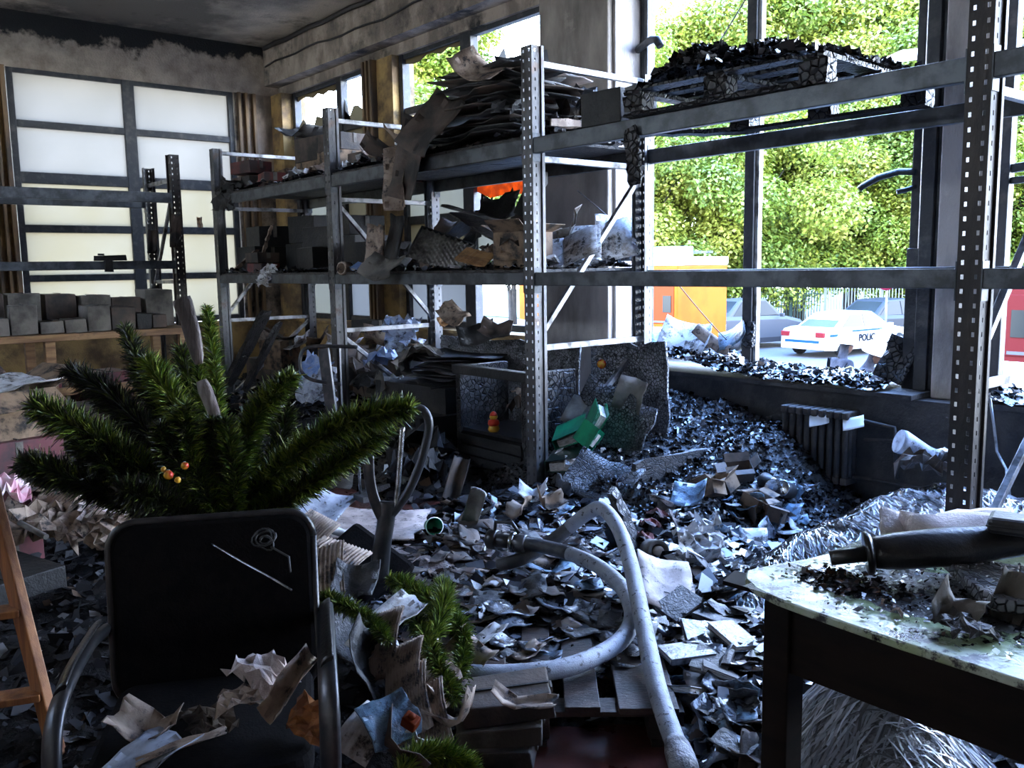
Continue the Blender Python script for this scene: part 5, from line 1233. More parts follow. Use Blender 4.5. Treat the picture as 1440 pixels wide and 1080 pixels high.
for i, (px, py, z) in enumerate(((1105, 700, .1), (1110, 660, .1), (1080, 690, .1))):
    p = on_heap(px, py); t = thing('tin_can', 'round sooty tin lying below the radiator', 'tin', p+Vector((0, 0, .05)), 0, 'sooty tins', R=(1.2, i, .4*i)); MB().lathe([(.05, -.05), (.052, -.048), (.052, .048), (.05, .05)], 16).build('can', 'soot_metal', t); MB().lathe([(.052, .046), (.055, .05), (.05, .054)], 16).build('rim', 'chrome', t)
p = on_heap(608, 752); t = thing('plastic_cup', 'bright green plastic cup lying on the walkway', 'cup', p+Vector((0, 0, .05)), R=(1.35, .2, 1.2))
MB().lathe([(.035, -.05), (.048, .05), (.045, .05), (.032, -.045), (.01, -.045)], 18).build('cup_wall', 'green_plastic', t); MB().lathe([(.047, .044), (.052, .048), (.047, .052)], 18, caps=False).build('rim', 'white_paint', t)
# curled tubes of board in front of the cabinet
p = on_heap(655, 745); t = thing('curled_board', 'grey curled board standing in front of the burnt cabinet', 'board', p+Vector((0, 0, .02)), R=(.15, .35, .6)); MB().sheet(8, 4, lambda a, b_: (.06*math.cos(a*2.4), .06*math.sin(a*2.4), b_*.22), .004).build('curl', 'carton_grey', t); MB().sheet(8, 1, lambda a, b_: (.062*math.cos(a*2.4), .062*math.sin(a*2.4), .21+b_*.012), .006).build('torn_edge', 'paper_white', t)
p = on_heap(640, 700); paper(p+Vector((0, 0, .14)), (.11, .34), (1.2, .3, .9), 'carton_sooty', 'brown board leaning beside the grey curled one', None, .04, .01, 'board_piece', 'board', th=.005)
for i, (px, py, m_, lb) in enumerate(((735, 735, 'paper_tan', 'bent tan cardboard strip behind the nozzle'), (752, 712, 'paper_white', 'white folded sheets on the rubbish behind the nozzle'), (770, 722, 'carton_brown', 'brown cardboard corner behind the nozzle'), (790, 705, 'paper_ash', 'charred folded sheets next to the white ones'))):
    p = on_heap(px, py); paper(p+Vector((0, 0, .07)), (.17, .12), (.5, .3*i-.4, .7*i), m_, lb, None, .07, .012, 'folded_sheet', th=.004)
for i, (px, py) in enumerate(((790, 735), (800, 728))): p = on_heap(px, py); paper(p+Vector((0, 0, .06)), (.05, .06), (.2, .1, .4*i), 'teal_paper', 'small light blue card behind the hose bend', 'blue cards', .004, .001, 'card', 'card')
for i, (px, py) in enumerate(((915, 745), (905, 765), (925, 730))): crumple(on_heap(px, py)+Vector((0, 0, .03)), .12, 'carton_red', 'dark red burnt wrapper under the long plank', 'red wrappers', 340+i, flat=.8, n=6)
# stack of wet cartons at the pallet corner
for i, (px, py, dz, w) in enumerate(((700, 1045, .0, .26), (705, 1010, .07, .28), (712, 975, .15, .30))):
    p = at(px, py, 2, dz+.05); carton((p.x, p.y, dz), (w, .20, .07), .75+.1*i, ('carton_sooty', 'carton_grey', 'carton_sooty')[i], ('dark wet flat carton at the bottom of the stack by the pallet corner', 'grey wet flat carton in the middle of the stack by the pallet corner', 'sooty brown flat carton on top of the stack by the pallet corner')[i], None, tilt=(.05*i, -.08))
p = at(660, 925, 2, .22); paper(p, (.16, .14), (.5, .4, .3), 'paper_tan', 'folded tan scrap under the fir branch by the hose end', None, .06, .01)
p = at(735, 990, 2, .24); paper(p, (.20, .07), (.2, .15, .7), 'paper_tan', 'tan torn strip on the carton stack', None, .04, .008)

# trodden wet cardboard on the walkway
mat('trodden', (.17, .135, .12), (.075, .06, .058), sc=4, lo=.4, hi=.62, c3=(.03, .028, .03), sc3=6, lo3=.54, hi3=.64, rough=.45, wet=(.2, 3), bump=.8, bsc=22)
def hW(x, y): return hM(x, y)+.012+.02*nz2(x, y, 7, 91)-.09*(1-sm(x, -4.5, -4.2)*sm(-x, 2.95, 3.15)*sm(y, 1.95, 2.2)*sm(-y-.15*nz2(x, y, 4, 92), -3.3, -3.1))
v_, f_ = hgrid(-4.6, -2.9, 1.9, 3.4, hW, .03)
g_ = np.random.default_rng(93); q_ = v_[g_.integers(0, len(v_), 900)]; q_ = q_[q_[:, 2] > hM(q_[:, 0], q_[:, 1])]
o = link('trodden_cardboard', flake_mesh('trodden_cardboard', q_+np.array([0, 0, .004]), (.015, .07), .18, [(3, (.02, .02, .022)), (2, (.12, .10, .09)), (1, (.25, .2, .18))], 94, base=(v_, f_), basemat='trodden'))
tag(o, 'brown wet cardboard trodden flat along the walkway', 'cardboard', None, 'stuff')

# loose wires in the big window
p0 = at(1048, 0, 1, YF); p1 = at(1000, 78, 1, YF); k = (3.93-p0.z)/(p0.z-p1.z); top = p0+(p0-p1)*k
tag(MB().tube([top, p0, p1, p1+(p1-p0)*.25], .005, 6).build('loose_wire', 'cable'), 'thin broken wire hanging across the top of the big window', 'wire')
tag(MB().tube(spline([at(938, 380, 1, 5.5), at(970, 420, 1, 5.52), at(1000, 455, 1, 5.55), at(1022, 478, 1, 5.6)]), .004, 6).build('loose_wire', 'cable'), 'thin wire slanting down to the curled sheets on the sill', 'wire')
tag(MB().tube(spline([at(812, 268, 1, 5.26), at(835, 287, 1, 5.24), at(858, 307, 1, 5.2), at(875, 320, 1, 5.1)]), .005, 6).build('loose_wire', 'brace_steel'), 'thin stiff wire sticking out from the big column', 'wire')
# ------------------------------------------------------------------ under the far bays
carton((-6.35, 4.45, .02), (.95, .75, .62), .1, 'carton_black', 'big black burnt crate under the rack left of the cracked panel', None, cat='crate', name='burnt_crate', tape=False)
carton((-6.05, 4.15, .02), (.55, .5, .40), -.2, 'carton_black', 'smaller black burnt crate in front of the big one', None, cat='crate', name='burnt_crate', tape=False)
leafstack('paper_stack', 'slumped burnt paper stack on top of the big black crate', (-6.25, 4.45, .645), 9, .8, .6, .028, ['carton_black', 'paper_ash', 'carton_black'], 15, (.02, .004), .06)
for i, (px, py, w, m_, lb) in enumerate(((640, 445, .30, 'paper_tan', 'scorched tan board sticking up from the slumped stack'), (700, 465, .26, 'carton_sooty', 'brown burnt flap on the slumped stack'), (670, 470, .3, 'carton_black', 'black burnt flap on the slumped stack'), (625, 450, .16, 'wood_amber', 'amber coloured wood end poking out of the slumped stack'))):
    p = at(px, py, 1, 4.4); paper(p, (w, w*.6), (.6+.2*i, .4-.3*i, .5*i), m_, lb, None, .05, .015, 'burnt_board', th=.006)
GC = 'cartons on the floor under the far bays'
for (x, y, z, w, l, h, rz, m_) in ((-8.9, 4.9, .02, .5, .4, .40, .1, 'carton_sooty'), (-8.9, 4.9, .42, .48, .4, .34, -.1, 'carton_sooty'), (-8.3, 5.0, .02, .5, .4, .42, .05, 'carton_sooty'), (-8.3, 5.0, .44, .46, .38, .30, .2, 'carton_sooty'), (-7.7, 5.0, .02, .5, .4, .45, -.1, 'carton_sooty'), (-7.65, 4.95, .47, .44, .36, .28, .1, 'carton_sooty'), (-9.6, 4.8, .02, .6, .5, .45, 0, 'carton_sooty'), (-10.6, 4.9, .02, .6, .6, .5, .1, 'carton_sooty')):
    carton((x, y, z), (w, l, h), rz, m_, 'sooty brown carton stacked on the floor under the far bays', GC)
carton((-9.7, 4.5, .47), (.36, .3, .34), .3, 'carton_brown', 'clean brown carton standing by the leaning charred planks')
for i in range(14):
    x = -9.9+i*.24; paper((x, 4.75+rs.uniform(-.3, .3), .80+rs.uniform(-.1, .08)), (rs.uniform(.25, .45), rs.uniform(.2, .32)), (rs.uniform(-.5, .5), rs.uniform(-.5, .5), rs.uniform(0, 3)), ('paper_tan', 'carton_sooty', 'paper_white', 'carton_brown')[i % 4], 'torn %s board on the cartons under the far bays' % ('tan', 'dark', 'white', 'brown')[i % 4], 'torn boards under the far bays', .06, .015, 'board_piece', th=.004)
plank(at(318, 545, 1, 3.75), at(375, 437, 1, 4.0), .14, .05, 'char_wood', 'thick charred plank leaning near the rack end post', seed=21)
plank(at(345, 548, 1, 3.7), at(392, 455, 1, 3.95), .10, .05, 'char_wood', 'shorter charred plank leaning beside the thick one', seed=22)
carton(at(520, 452, 1, 5.2)-Vector((0, 0, .12)), (.34, .26, .14), .2, 'carton_black', 'black box with a tan lid on the window ledge', None)
crumple(at(545, 505, 1, 4.3), .34, 'blue_cloth', 'crumpled blue plastic sheet under the rack', None, 401, (0, 0, .5), 'plastic_sheet', 'sheet', .7)
crumple(at(560, 470, 1, 4.9), .5, 'white_cloth', 'pale blue plastic sheet hanging below the middle shelf', None, 402, (1.1, 0, .3), 'plastic_sheet', 'sheet', .3)
for i, (px, py, m_) in enumerate(((500, 520, 'carton_sooty'), (530, 540, 'carton_black'), (480, 535, 'carton_sooty'), (550, 545, 'carton_grey'), (590, 505, 'carton_grey'))):
    p = at(px, py, 1, 4.2); crumple(p, .4, m_, 'crumpled %s wrapping under the rack by the metal chair' % {'carton_sooty': 'brown', 'carton_black': 'black', 'carton_grey': 'grey'}[m_], 'wrapping by the metal chair', 410+i, (.4, .2, i), flat=.8)
for i, (px, py, z) in enumerate(((560, 640, .2), (600, 620, .3), (590, 660, .2))):
    p = at(px, py, 2, z); crumple(p, .42, 'carton_black', 'black charred lump on the floor left of the burnt cabinet', 'charred lumps', 420+i, (0, .3, i), 'charred_lump', 'debris', .9)

# ------------------------------------------------------------------ chairs at the back and middle
def dz(L, d): return [dist(x, y, d) for x, y in L]
t = thing('metal_chair', 'grey metal chair with looped back frame standing under the rack', 'chair', (-6.05, 3.15, 0), .3)
inv = Matrix.Translation((-6.05, 3.15, 0)) @ Matrix.Rotation(.3, 4, 'Z'); inv = inv.inverted()
def lt(L): return [inv @ p for p in L]
MB().tube(spline(lt(dz([(503, 488), (470, 487), (442, 487), (427, 492), (422, 506), (424, 522), (436, 533), (458, 538), (480, 540)], 6.25)), 4), .013, 8).build('back_frame', 'metal_chair', t)
MB().beam(*lt(dz([(455, 490), (474, 640)], 6.25)), .10, .02).build('back_post', 'metal_chair', t, bevel=.004)
MB().beam(*lt(dz([(476, 489), (482, 640)], 6.3)), .03, .02).build('back_post', 'metal_chair', t, bevel=.004)
q = inv @ at(440, 600, 2, .42)
MB().box(q, (.42, .42, .05)).build('seat', 'fabric_black', t, bevel=.02)
for sx in (-.18, .18):
    for sy in (-.18, .18): MB().tube([q+Vector((sx, sy, -.02)), Vector((q.x+sx*1.1, q.y+sy*1.1, 0))], .012, 8).build('leg', 'metal_chair', t)
crumple(dist(445, 540, 6.5), .34, 'white_cloth', 'white and blue plastic bag hanging behind the metal chair', None, 431, (1.3, 0, .4), 'plastic_bag', 'bag', .4)
crumple(dist(440, 520, 6.55), .26, 'blue_cloth', 'blue bag behind the white one at the metal chair', None, 432, (1.3, .3, .2), 'plastic_bag', 'bag', .4)
# swivel chair with forked back bracket
bp = on_heap(532, 815); t = thing('office_chair', 'overturned black office chair with forked back bracket on the walkway', 'chair', bp)
def lt2(L, d=4.0): return [dist(x, y, d)-bp for x, y in L]
MB().tube(spline(lt2([(532, 818), (537, 770), (543, 730), (545, 705)]), 4), [.045, .045, .044, .043, .042, .041, .04, .04, .04, .04, .04, .04, .04], 10, flat=.4).build('back_post', 'metal_chair', t)
MB().tube(spline(lt2([(541, 735), (527, 705), (520, 675), (518, 640)]), 4), .026, 10, flat=.4).build('bracket_arm', 'metal_chair', t)
MB().tube(spline(lt2([(547, 728), (572, 695), (590, 655), (601, 615), (603, 592), (594, 576), (576, 574), (562, 582)]), 4), .020, 10, flat=.7).build('bracket_arm', 'metal_chair', t)
MB().tube(spline(lt2([(556, 715), (560, 680), (563, 640), (566, 600)]), 4), .012, 8).build('bracket_rod', 'chrome', t)
MB().box(lt2([(505, 800)], 4.15)[0], (.40, .36, .07), rot(.5, .4, .3)).build('seat', 'fabric_black', t, bevel=.03)
# small tubular frame
bp3 = on_heap(385, 720)-Vector((0, 0, .12)); t = thing('tubular_frame', 'small grey tubular chair frame behind the fir branches', 'chair frame', bp3)
def lt3(L, d=3.7): return [dist(x, y, d)-bp3 for x, y in L]
MB().tube(spline(lt3([(366, 705), (369, 640), (374, 618), (388, 614), (396, 625), (393, 665), (386, 712)]), 4), .010, 8).build('frame_loop', 'metal_chair', t)
MB().tube([lt3([(366, 705)])[0], on_heap(362, 748)-bp3-Vector((0, 0, .02))], .010, 8).build('frame_leg', 'metal_chair', t); MB().tube([lt3([(386, 712)])[0], on_heap(392, 745)-bp3-Vector((0, 0, .02))], .010, 8).build('frame_leg', 'metal_chair', t)
MB().tube(lt3([(378, 620), (374, 700)]), .006, 6).build('frame_rod', 'metal_chair', t); MB().tube(lt3([(386, 622), (381, 700)]), .006, 6).build('frame_rod', 'metal_chair', t)
t = thing('wire_holder', 'bent pale wire holder on the rubbish behind the forked bracket', 'holder', dist(510, 672, 4.6)); MB().tube(spline([Vector(p) for p in ((-.03, 0, -.1), (-.03, 0, .08), (.0, 0, .11), (.05, 0, .09), (.05, 0, .05))], 4), .008, 8).build('wire', 'chrome', t)
MB().b(-.05, .05, -.03, .03, -.12, -.09).build('foot', 'soot_metal', t)
# flat boards on the walkway
p = on_heap(505, 748); paper(p+Vector((0, 0, .05)), (.75, .52), (.03, .06, .75), 'paper_pink', 'large dirty pinkish board lying on the walkway', None, .02, .006, 'floor_board', 'board', th=.01)
plank(on_heap(430, 745)+Vector((0, 0, .10)), on_heap(545, 705)+Vector((0, 0, .12)), .05, .04, 'char_plank', 'charred batten along the edge of the pinkish board')
paper(on_heap(455, 700)+Vector((0, 0, .12)), (.5, .22), (.2, .1, .6), 'carton_grey', 'grey crumpled sheet behind the pinkish board', None, .06, .03, 'burnt_sheet', th=.004)
paper(on_heap(440, 640)+Vector((0, 0, .02)), (.7, .5), (.05, .05, .6), 'carton_brown', 'flat brown cardboard behind the fir branches', None, .03, .02, 'flat_cardboard', 'cardboard', th=.006)
paper(on_heap(430, 790)+Vector((0, 0, .22)), (.30, .55), (.3, .25, .6), 'white_cloth', 'grey white metal edge strip leaning by the armchair back', None, .02, .01, 'edge_strip', 'strip', th=.008)
tag(MB().tube(spline([on_heap(452, 795)+Vector((0, 0, .2)), on_heap(480, 792)+Vector((0, 0, .16)), on_heap(515, 800)+Vector((0, 0, .12))]), .022, 10).build('white_tube', 'white_paint'), 'short white tube lying by the corrugated boards', 'tube')
# corrugated boards
GB = 'corrugated boards beside the armchair'
for i, (px, py, z, w, l, R, m_) in enumerate(((440, 812, .42, .26, .30, (.5, -.3, .9), 'paper_tan'), (465, 790, .42, .24, .26, (.3, .2, .5), 'paper_tan'), (428, 760, .40, .18, .3, (.6, .3, .4), 'paper_tan'))):
    corrugated(at(px, py, 2, z), (w, l), R, 'torn tan corrugated board behind the armchair arm', GB, m_)
for i, (px, py, z, R) in enumerate(((580, 985, .26, (.5, -.6, .75)), (605, 1010, .22, (.45, -.55, .85)), (570, 950, .30, (.6, -.5, .6)), (540, 905, .34, (.7, -.4, .5)))):
    corrugated(at(px, py, 2, z), (.13, .26), R, 'narrow fluted cardboard strip beside the fallen fir branches', 'fluted strips by the fallen branches', 'paper_tan', 12)
corrugated(at(515, 1030, 2, .30), (.13, .16), (.5, .2, .3), 'pale ribbed board piece with dark grooves by the armchair', None, 'paper_white', 6)
for i, (px, py, z, w, l, m_, lb) in enumerate(((545, 880, .36, .12, .30, 'paper_white', 'white torn paper strip on top of the fluted boards'), (500, 820, .42, .16, .16, 'paper_ash', 'charred fan of sheets behind the fluted boards'), (545, 1015, .33, .15, .14, 'teal_paper', 'pale blue printed leaflet fragment by the armchair'), (490, 895, .3, .2, .2, 'paper_ash', 'black wrapping sheet under the fir twig by the armchair'), (520, 950, .28, .26, .26, 'carton_black', 'big black bag fragment beside the armchair'), (555, 1055, .26, .2, .14, 'carton_sooty', 'brown board corner at the lower fir branch'))):
    paper(at(px, py, 2, z), (w, l), (.4+.15*i, .3-.2*i, .6*i+.3), m_, lb, None, .04, .012, 'torn_sheet', th=.003)
for i, (px, py) in enumerate(((600, 930), (590, 955), (615, 975), (570, 1045), (640, 1010))):
    p = at(px, py, 2, .24); paper(p, (.16, .10), (.5, .2*i-.4, i), ('paper_tan', 'paper_white')[i % 2], 'torn %s scrap among the fluted strips' % ('tan', 'white')[i % 2], 'scraps among the fluted strips', .05, .012, 'torn_sheet', th=.003)
t = thing('orange_bottle_cap', 'small orange plastic block by the fluted boards', 'block', at(576, 1020, 2, .34), R=(.3, .4, .5)); MB().b(-.022, .022, -.018, .018, 0, .035).build('block', 'truck_orange', t, bevel=.004); MB().lathe([(.008, .034), (.012, .04), (.008, .046)], 10).build('peg', 'truck_orange', t)

# ------------------------------------------------------------------ armchair in the foreground
CX, CY, CR_ = -2.16, .76, math.radians(-27)
t = thing('armchair', 'black office armchair with burnt back and metal arms beneath the fir', 'chair', (CX, CY, 0), CR_)
def rrect(w, h, r, n=6):
    o = []
    for cx, cy, a0 in ((w/2-r, h/2-r, 0), (-w/2+r, h/2-r, PI/2), (-w/2+r, -h/2+r, PI), (w/2-r, -h/2+r, 1.5*PI)):
        for i in range(n+1): a = a0+PI/2*i/n; o.append((cx+r*math.cos(a), cy+r*math.sin(a)))
    return o
Mb = Matrix.Translation((-.30, 0, .66)) @ Matrix.Rotation(-.10, 4, 'Y') @ Matrix(((0, 0, 1, 0), (1, 0, 0, 0), (0, 1, 0, 0), (0, 0, 0, 1)))
MB().prism(rrect(.54, .50, .07), .045, Mb).build('backrest', 'fabric_black', t, bevel=.012)
MB().tube([Mb @ Vector((x, y, .03)) for x, y in rrect(.55, .51, .075)+rrect(.55, .51, .075)[:1]], .011, 8).build('back_rim', 'plastic_black', t)
MB().prism(rrect(.54, .52, .08), .07, Matrix.Translation((0, 0, .40))).build('seat', 'fabric_black', t, bevel=.02)
for s in (-1, 1):
    ar = MB().tube(spline([(-.27, s*.30, .62), (-.12, s*.30, .645), (.06, s*.30, .645), (.20, s*.30, .62), (.26, s*.30, .54), (.27, s*.295, .40), (.26, s*.28, .30)], 5), .030, 12, flat=.55).build('armrest', 'metal_chair', t)
    MB().tube(spline([(-.20, s*.30, .668), (-.1, s*.30, .672), (.06, s*.30, .672), (.16, s*.30, .655)], 4), .022, 10, flat=.35).build('arm_pad', 'plastic_black', ar)
MB().tube([(0, 0, .40), (0, 0, .12)], .03, 12).build('gas_column', 'metal_chair', t)
for i in range(5):
    a = i*2*PI/5; lg = MB().beam((0, 0, .12), (.30*math.cos(a), .30*math.sin(a), .07), .05, .035).build('base_arm', 'plastic_black', t, bevel=.006)
    MB().lathe([(.02, -.02), (.028, -.015), (.028, .015), (.02, .02)], 12, Matrix.Translation((.30*math.cos(a), .30*math.sin(a), .028)) @ Matrix.Rotation(PI/2, 4, 'X')).build('castor', 'black_rubber', lg)
cz = .475
def seatp(x, y, z): return Matrix.Translation((CX, CY, 0)) @ Matrix.Rotation(CR_, 4, 'Z') @ Vector((x, y, z))
crumple(at(368, 945, 2, .58), .145, 'foam_pink', 'crumpled pale paper on the armchair seat by the right arm', None, 441, (.2, .3, .4), flat=.9, n=8)
crumple(at(343, 985, 2, .55), .12, 'paper_tan', 'crumpled tan paper under the pale one on the armchair', None, 442, (.1, .2, 1.2), flat=.7, n=8)
paper(at(412, 965, 2, .58), (.05, .20), (.5, .3, .5), 'paper_tan', 'narrow creased tan strip hanging inside the armchair arm', None, .03, .012)
paper(at(212, 1065, 2, .50), (.16, .17), (.15, -.1, .3), 'white_cloth', 'pale blue sheet with scorched edge on the armchair seat', None, .02, .008)
paper(at(205, 1025, 2, .51), (.16, .10), (.2, .1, .6), 'paper_tan', 'scorched brown edge scrap over the pale blue sheet', None, .03, .012)
paper(at(255, 1050, 2, .52), (.03, .20), (.2, .1, -.3), 'paper_tan', 'thin tan strip on the pale blue sheet', None, .01, .004)
crumple(at(290, 1010, 2, .50), .14, 'carton_sooty', 'dark brown crumpled wrapper at the back of the armchair seat', None, 443, flat=.5)
crumple(at(435, 1010, 2, .52), .12, 'wood_orange', 'scorched orange wrapper beside the armchair arm', None, 444, (1.2, .2, .3), flat=.5, n=7)
tag(MB().tube(spline([at(298, 765, 2, .86), at(340, 790, 2, .84), at(380, 812, 2, .82), at(410, 830, 2, .8)]), .003, 6).build('thin_wire', 'chrome'), 'thin bright wire across the armchair back', 'wire')
t = thing('wire_coil', 'small coil of dark wire on the armchair back corner', 'wire', at(372, 758, 2, .90), R=(.5, .3, 0)); MB().tube([((.030+.012*math.sin(i*.21))*math.cos(i*.5)+.012*math.sin(i*.13), (.022+.010*math.cos(i*.17))*math.sin(i*.5), .003*math.sin(i*.9)) for i in range(60)], .0022, 5).build('coil', 'soot_metal', t)
MB().tube([(.04, 0, 0), (.09, .02, -.02), (.13, .0, -.03)], .003, 5).build('loose_end', 'soot_metal', t)

# ------------------------------------------------------------------ artificial fir
def needles(path, n, L, seed, burnt=.15, wid=.0042, tip=1.0, bright=1.0):
    g = np.random.default_rng(seed); P = np.array([list(p) for p in path]); seg = np.linalg.norm(np.diff(P, axis=0), axis=1); cum = np.concatenate([[0], np.cumsum(seg)])
    s = g.random(n)*cum[-1]; k = np.clip(np.searchsorted(cum, s)-1, 0, len(seg)-1); f = ((s-cum[k])/seg[k])[:, None]
    O = P[k]*(1-f)+P[k+1]*f; T = (P[k+1]-P[k])/seg[k][:, None]
    rv = g.normal(0, 1, (n, 3)); rv -= T*(rv*T).sum(1)[:, None]; rv /= np.linalg.norm(rv, axis=1)[:, None]
    D = rv*.82+T*g.uniform(.2, .8, n)[:, None]+g.normal(0, .12, (n, 3)); D /= np.linalg.norm(D, axis=1)[:, None]
    fr_ = s/cum[-1]; ln = L*g.uniform(.6, 1.1, n)*(1-.45*np.clip((fr_-.75)/.25, 0, 1)**2)*(.55+.45*np.clip(fr_/.12, 0, 1))
    Sd = np.cross(D, g.normal(0, 1, (n, 3))); Sd /= np.linalg.norm(Sd, axis=1)[:, None]; Sd *= wid*.5
    bend = g.normal(0, .12, (n, 3))*ln[:, None]; mid = O+D*(ln*.55)[:, None]+bend*.3; end = O+D*ln[:, None]+bend
    V = np.stack([O-Sd, O+Sd, mid+Sd, mid-Sd, end+Sd*.3, end-Sd*.3], 1)
    b = np.arange(n)[:, None]*6; F = np.concatenate([b+np.array([[0, 1, 2, 3]]), b+np.array([[3, 2, 4, 5]])]).astype(np.int32)
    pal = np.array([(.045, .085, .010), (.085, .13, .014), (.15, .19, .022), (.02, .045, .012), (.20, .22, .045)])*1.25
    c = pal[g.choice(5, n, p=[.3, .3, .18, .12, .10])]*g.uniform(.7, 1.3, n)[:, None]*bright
    bn = g.random(n) < burnt; c[bn] = np.array([.012, .011, .009])
    return mesh_np('needles', V.reshape(-1, 3), F, np.repeat(np.concatenate([c, np.ones((n, 1))], 1), 6, 0), ('needle',))
tb = dist(315, 775, 2.78); base = Vector((tb.x, tb.y, tb.z-.05))
T = thing('artificial_fir', 'half burnt artificial fir tree propped behind the black armchair', 'christmas tree', (base.x, base.y, 0))
off = Vector((base.x, base.y, 0))
MB().tube([Vector((0, 0, .0)), base-off, dist(318, 690, 2.80)-off, dist(300, 600, 2.82)-off], [.022, .02, .018, .012], 10).build('trunk', 'stem_brown', T)
MB().tube(spline([dist(335, 690, 2.72)-off, dist(312, 610, 2.72)-off, dist(283, 535, 2.72)-off], 4), [.014, .018, .020, .022, .02, .02, .022, .024, .018], 8, flat=.5).build('burnt_pole', 'bark_pale', T, label='pale flaking pole')
MB().tube(spline([dist(280, 512, 2.72)-off, dist(268, 460, 2.72)-off, dist(255, 420, 2.72)-off], 4), [.012, .02, .024, .027, .028, .028, .030, .032, .03], 8, flat=.45).build('burnt_pole', 'bark_pale', T, label='pale flaking pole top')
def branch(root, pts, L, n, seed, burnt=.15, bright=1.0, off=off, parent_mat='stem_brown'):
    sp_ = [p-off for p in spline(pts, 6)]; m = len(sp_)
    o = MB().tube(sp_, [.008*(1-.7*i/m) for i in range(m)], 6).build('branch', parent_mat, root)
    link('needles', needles(sp_, n, L, seed, burnt, bright=bright), o, kind='stuff'); return o
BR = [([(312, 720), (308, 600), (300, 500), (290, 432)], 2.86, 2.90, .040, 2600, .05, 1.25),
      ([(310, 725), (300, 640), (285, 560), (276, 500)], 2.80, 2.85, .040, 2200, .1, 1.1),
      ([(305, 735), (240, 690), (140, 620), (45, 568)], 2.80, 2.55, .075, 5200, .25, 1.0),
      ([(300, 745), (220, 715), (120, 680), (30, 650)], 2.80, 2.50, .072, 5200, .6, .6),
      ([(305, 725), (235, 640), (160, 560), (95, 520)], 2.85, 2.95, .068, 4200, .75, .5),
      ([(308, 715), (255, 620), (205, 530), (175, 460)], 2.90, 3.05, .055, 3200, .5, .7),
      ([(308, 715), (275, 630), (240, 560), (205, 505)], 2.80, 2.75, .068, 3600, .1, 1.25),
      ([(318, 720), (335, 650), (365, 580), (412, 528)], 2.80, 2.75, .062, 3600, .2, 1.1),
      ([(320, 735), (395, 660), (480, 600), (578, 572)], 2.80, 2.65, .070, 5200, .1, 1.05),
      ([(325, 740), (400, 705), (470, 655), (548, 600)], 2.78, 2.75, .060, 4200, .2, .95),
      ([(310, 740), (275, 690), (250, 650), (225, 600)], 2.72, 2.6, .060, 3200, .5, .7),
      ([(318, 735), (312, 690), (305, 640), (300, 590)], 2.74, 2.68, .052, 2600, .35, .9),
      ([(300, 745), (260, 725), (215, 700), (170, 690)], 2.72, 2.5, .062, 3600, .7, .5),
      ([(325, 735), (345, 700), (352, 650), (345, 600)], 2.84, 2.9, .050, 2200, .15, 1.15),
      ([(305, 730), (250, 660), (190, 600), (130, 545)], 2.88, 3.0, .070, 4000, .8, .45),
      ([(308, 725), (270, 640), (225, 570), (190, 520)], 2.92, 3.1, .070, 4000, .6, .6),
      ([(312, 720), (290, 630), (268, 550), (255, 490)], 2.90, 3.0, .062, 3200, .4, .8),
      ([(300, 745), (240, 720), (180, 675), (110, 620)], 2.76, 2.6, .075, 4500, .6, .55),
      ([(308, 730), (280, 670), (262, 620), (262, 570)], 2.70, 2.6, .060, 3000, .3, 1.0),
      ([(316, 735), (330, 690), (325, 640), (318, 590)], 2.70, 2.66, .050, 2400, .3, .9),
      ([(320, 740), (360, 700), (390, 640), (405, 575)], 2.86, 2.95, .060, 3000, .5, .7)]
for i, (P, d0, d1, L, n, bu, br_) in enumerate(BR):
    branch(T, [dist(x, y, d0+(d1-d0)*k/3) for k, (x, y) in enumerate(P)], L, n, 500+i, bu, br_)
for i, (px, py, m_, r_) in enumerate(((237, 668, 'bauble_red', .014), (260, 655, 'bauble_red', .011), (250, 675, 'toy_yellow', .009), (230, 660, 'toy_yellow', .008))):
    p = dist(px, py, 2.5); t = thing('bauble', 'small %s glass bauble on the fir' % ('shiny red', 'red', 'golden', 'tiny golden')[i], 'bauble', p)
    MB().lathe([(r_*max(.05, math.cos(a)), r_*math.sin(a)) for a in [(-PI/2+PI*k/8) for k in range(9)]], 14).build('ball', m_, t); MB().lathe([(r_*.25, r_*.95), (r_*.25, r_*1.2)], 8).build('cap', 'chrome', t)
# fallen fir pieces
def fallen(label, group, pts, zs, L, n, seed, burnt=.05, bright=1.3):
    Q = [at(x, y, 2, z) for (x, y), z in zip(pts, zs)]; t = thing('fir_branch', label, 'fir branch', (Q[0].x, Q[0].y, 0), 0, group)
    branch(t, Q, L, n, seed, burnt, bright, Vector((Q[0].x, Q[0].y, 0)))
fallen('fallen green fir branch with dense needles beside the walkway', None, [(545, 812), (590, 835), (625, 860), (655, 895)], (.34, .33, .32, .30), .060, 4200, 601)
fallen('fallen fir branch hanging down towards the hose end', None, [(560, 830), (590, 880), (615, 930), (640, 985)], (.36, .34, .30, .24), .050, 4200, 602, .1, 1.1)
fallen('short upright fir tuft on the fallen branches', None, [(610, 900), (618, 870), (625, 845), (622, 820)], (.32, .36, .40, .43), .055, 2600, 603)
fallen('thin fir twig lying behind the armchair arm', None, [(450, 838), (480, 850), (515, 870), (545, 900)], (.42, .42, .40, .38), .045, 2600, 604, .1, 1.0)
fallen('fir tips lying at the end of the fluted strips', None, [(560, 1090), (590, 1065), (625, 1062), (665, 1085)], (.24, .25, .25, .22), .055, 3000, 605)
fallen('fir piece beside the hose end by the pallet', None, [(640, 870), (652, 900), (648, 940), (640, 975)], (.30, .28, .26, .24), .045, 2200, 606, .1, 1.0)

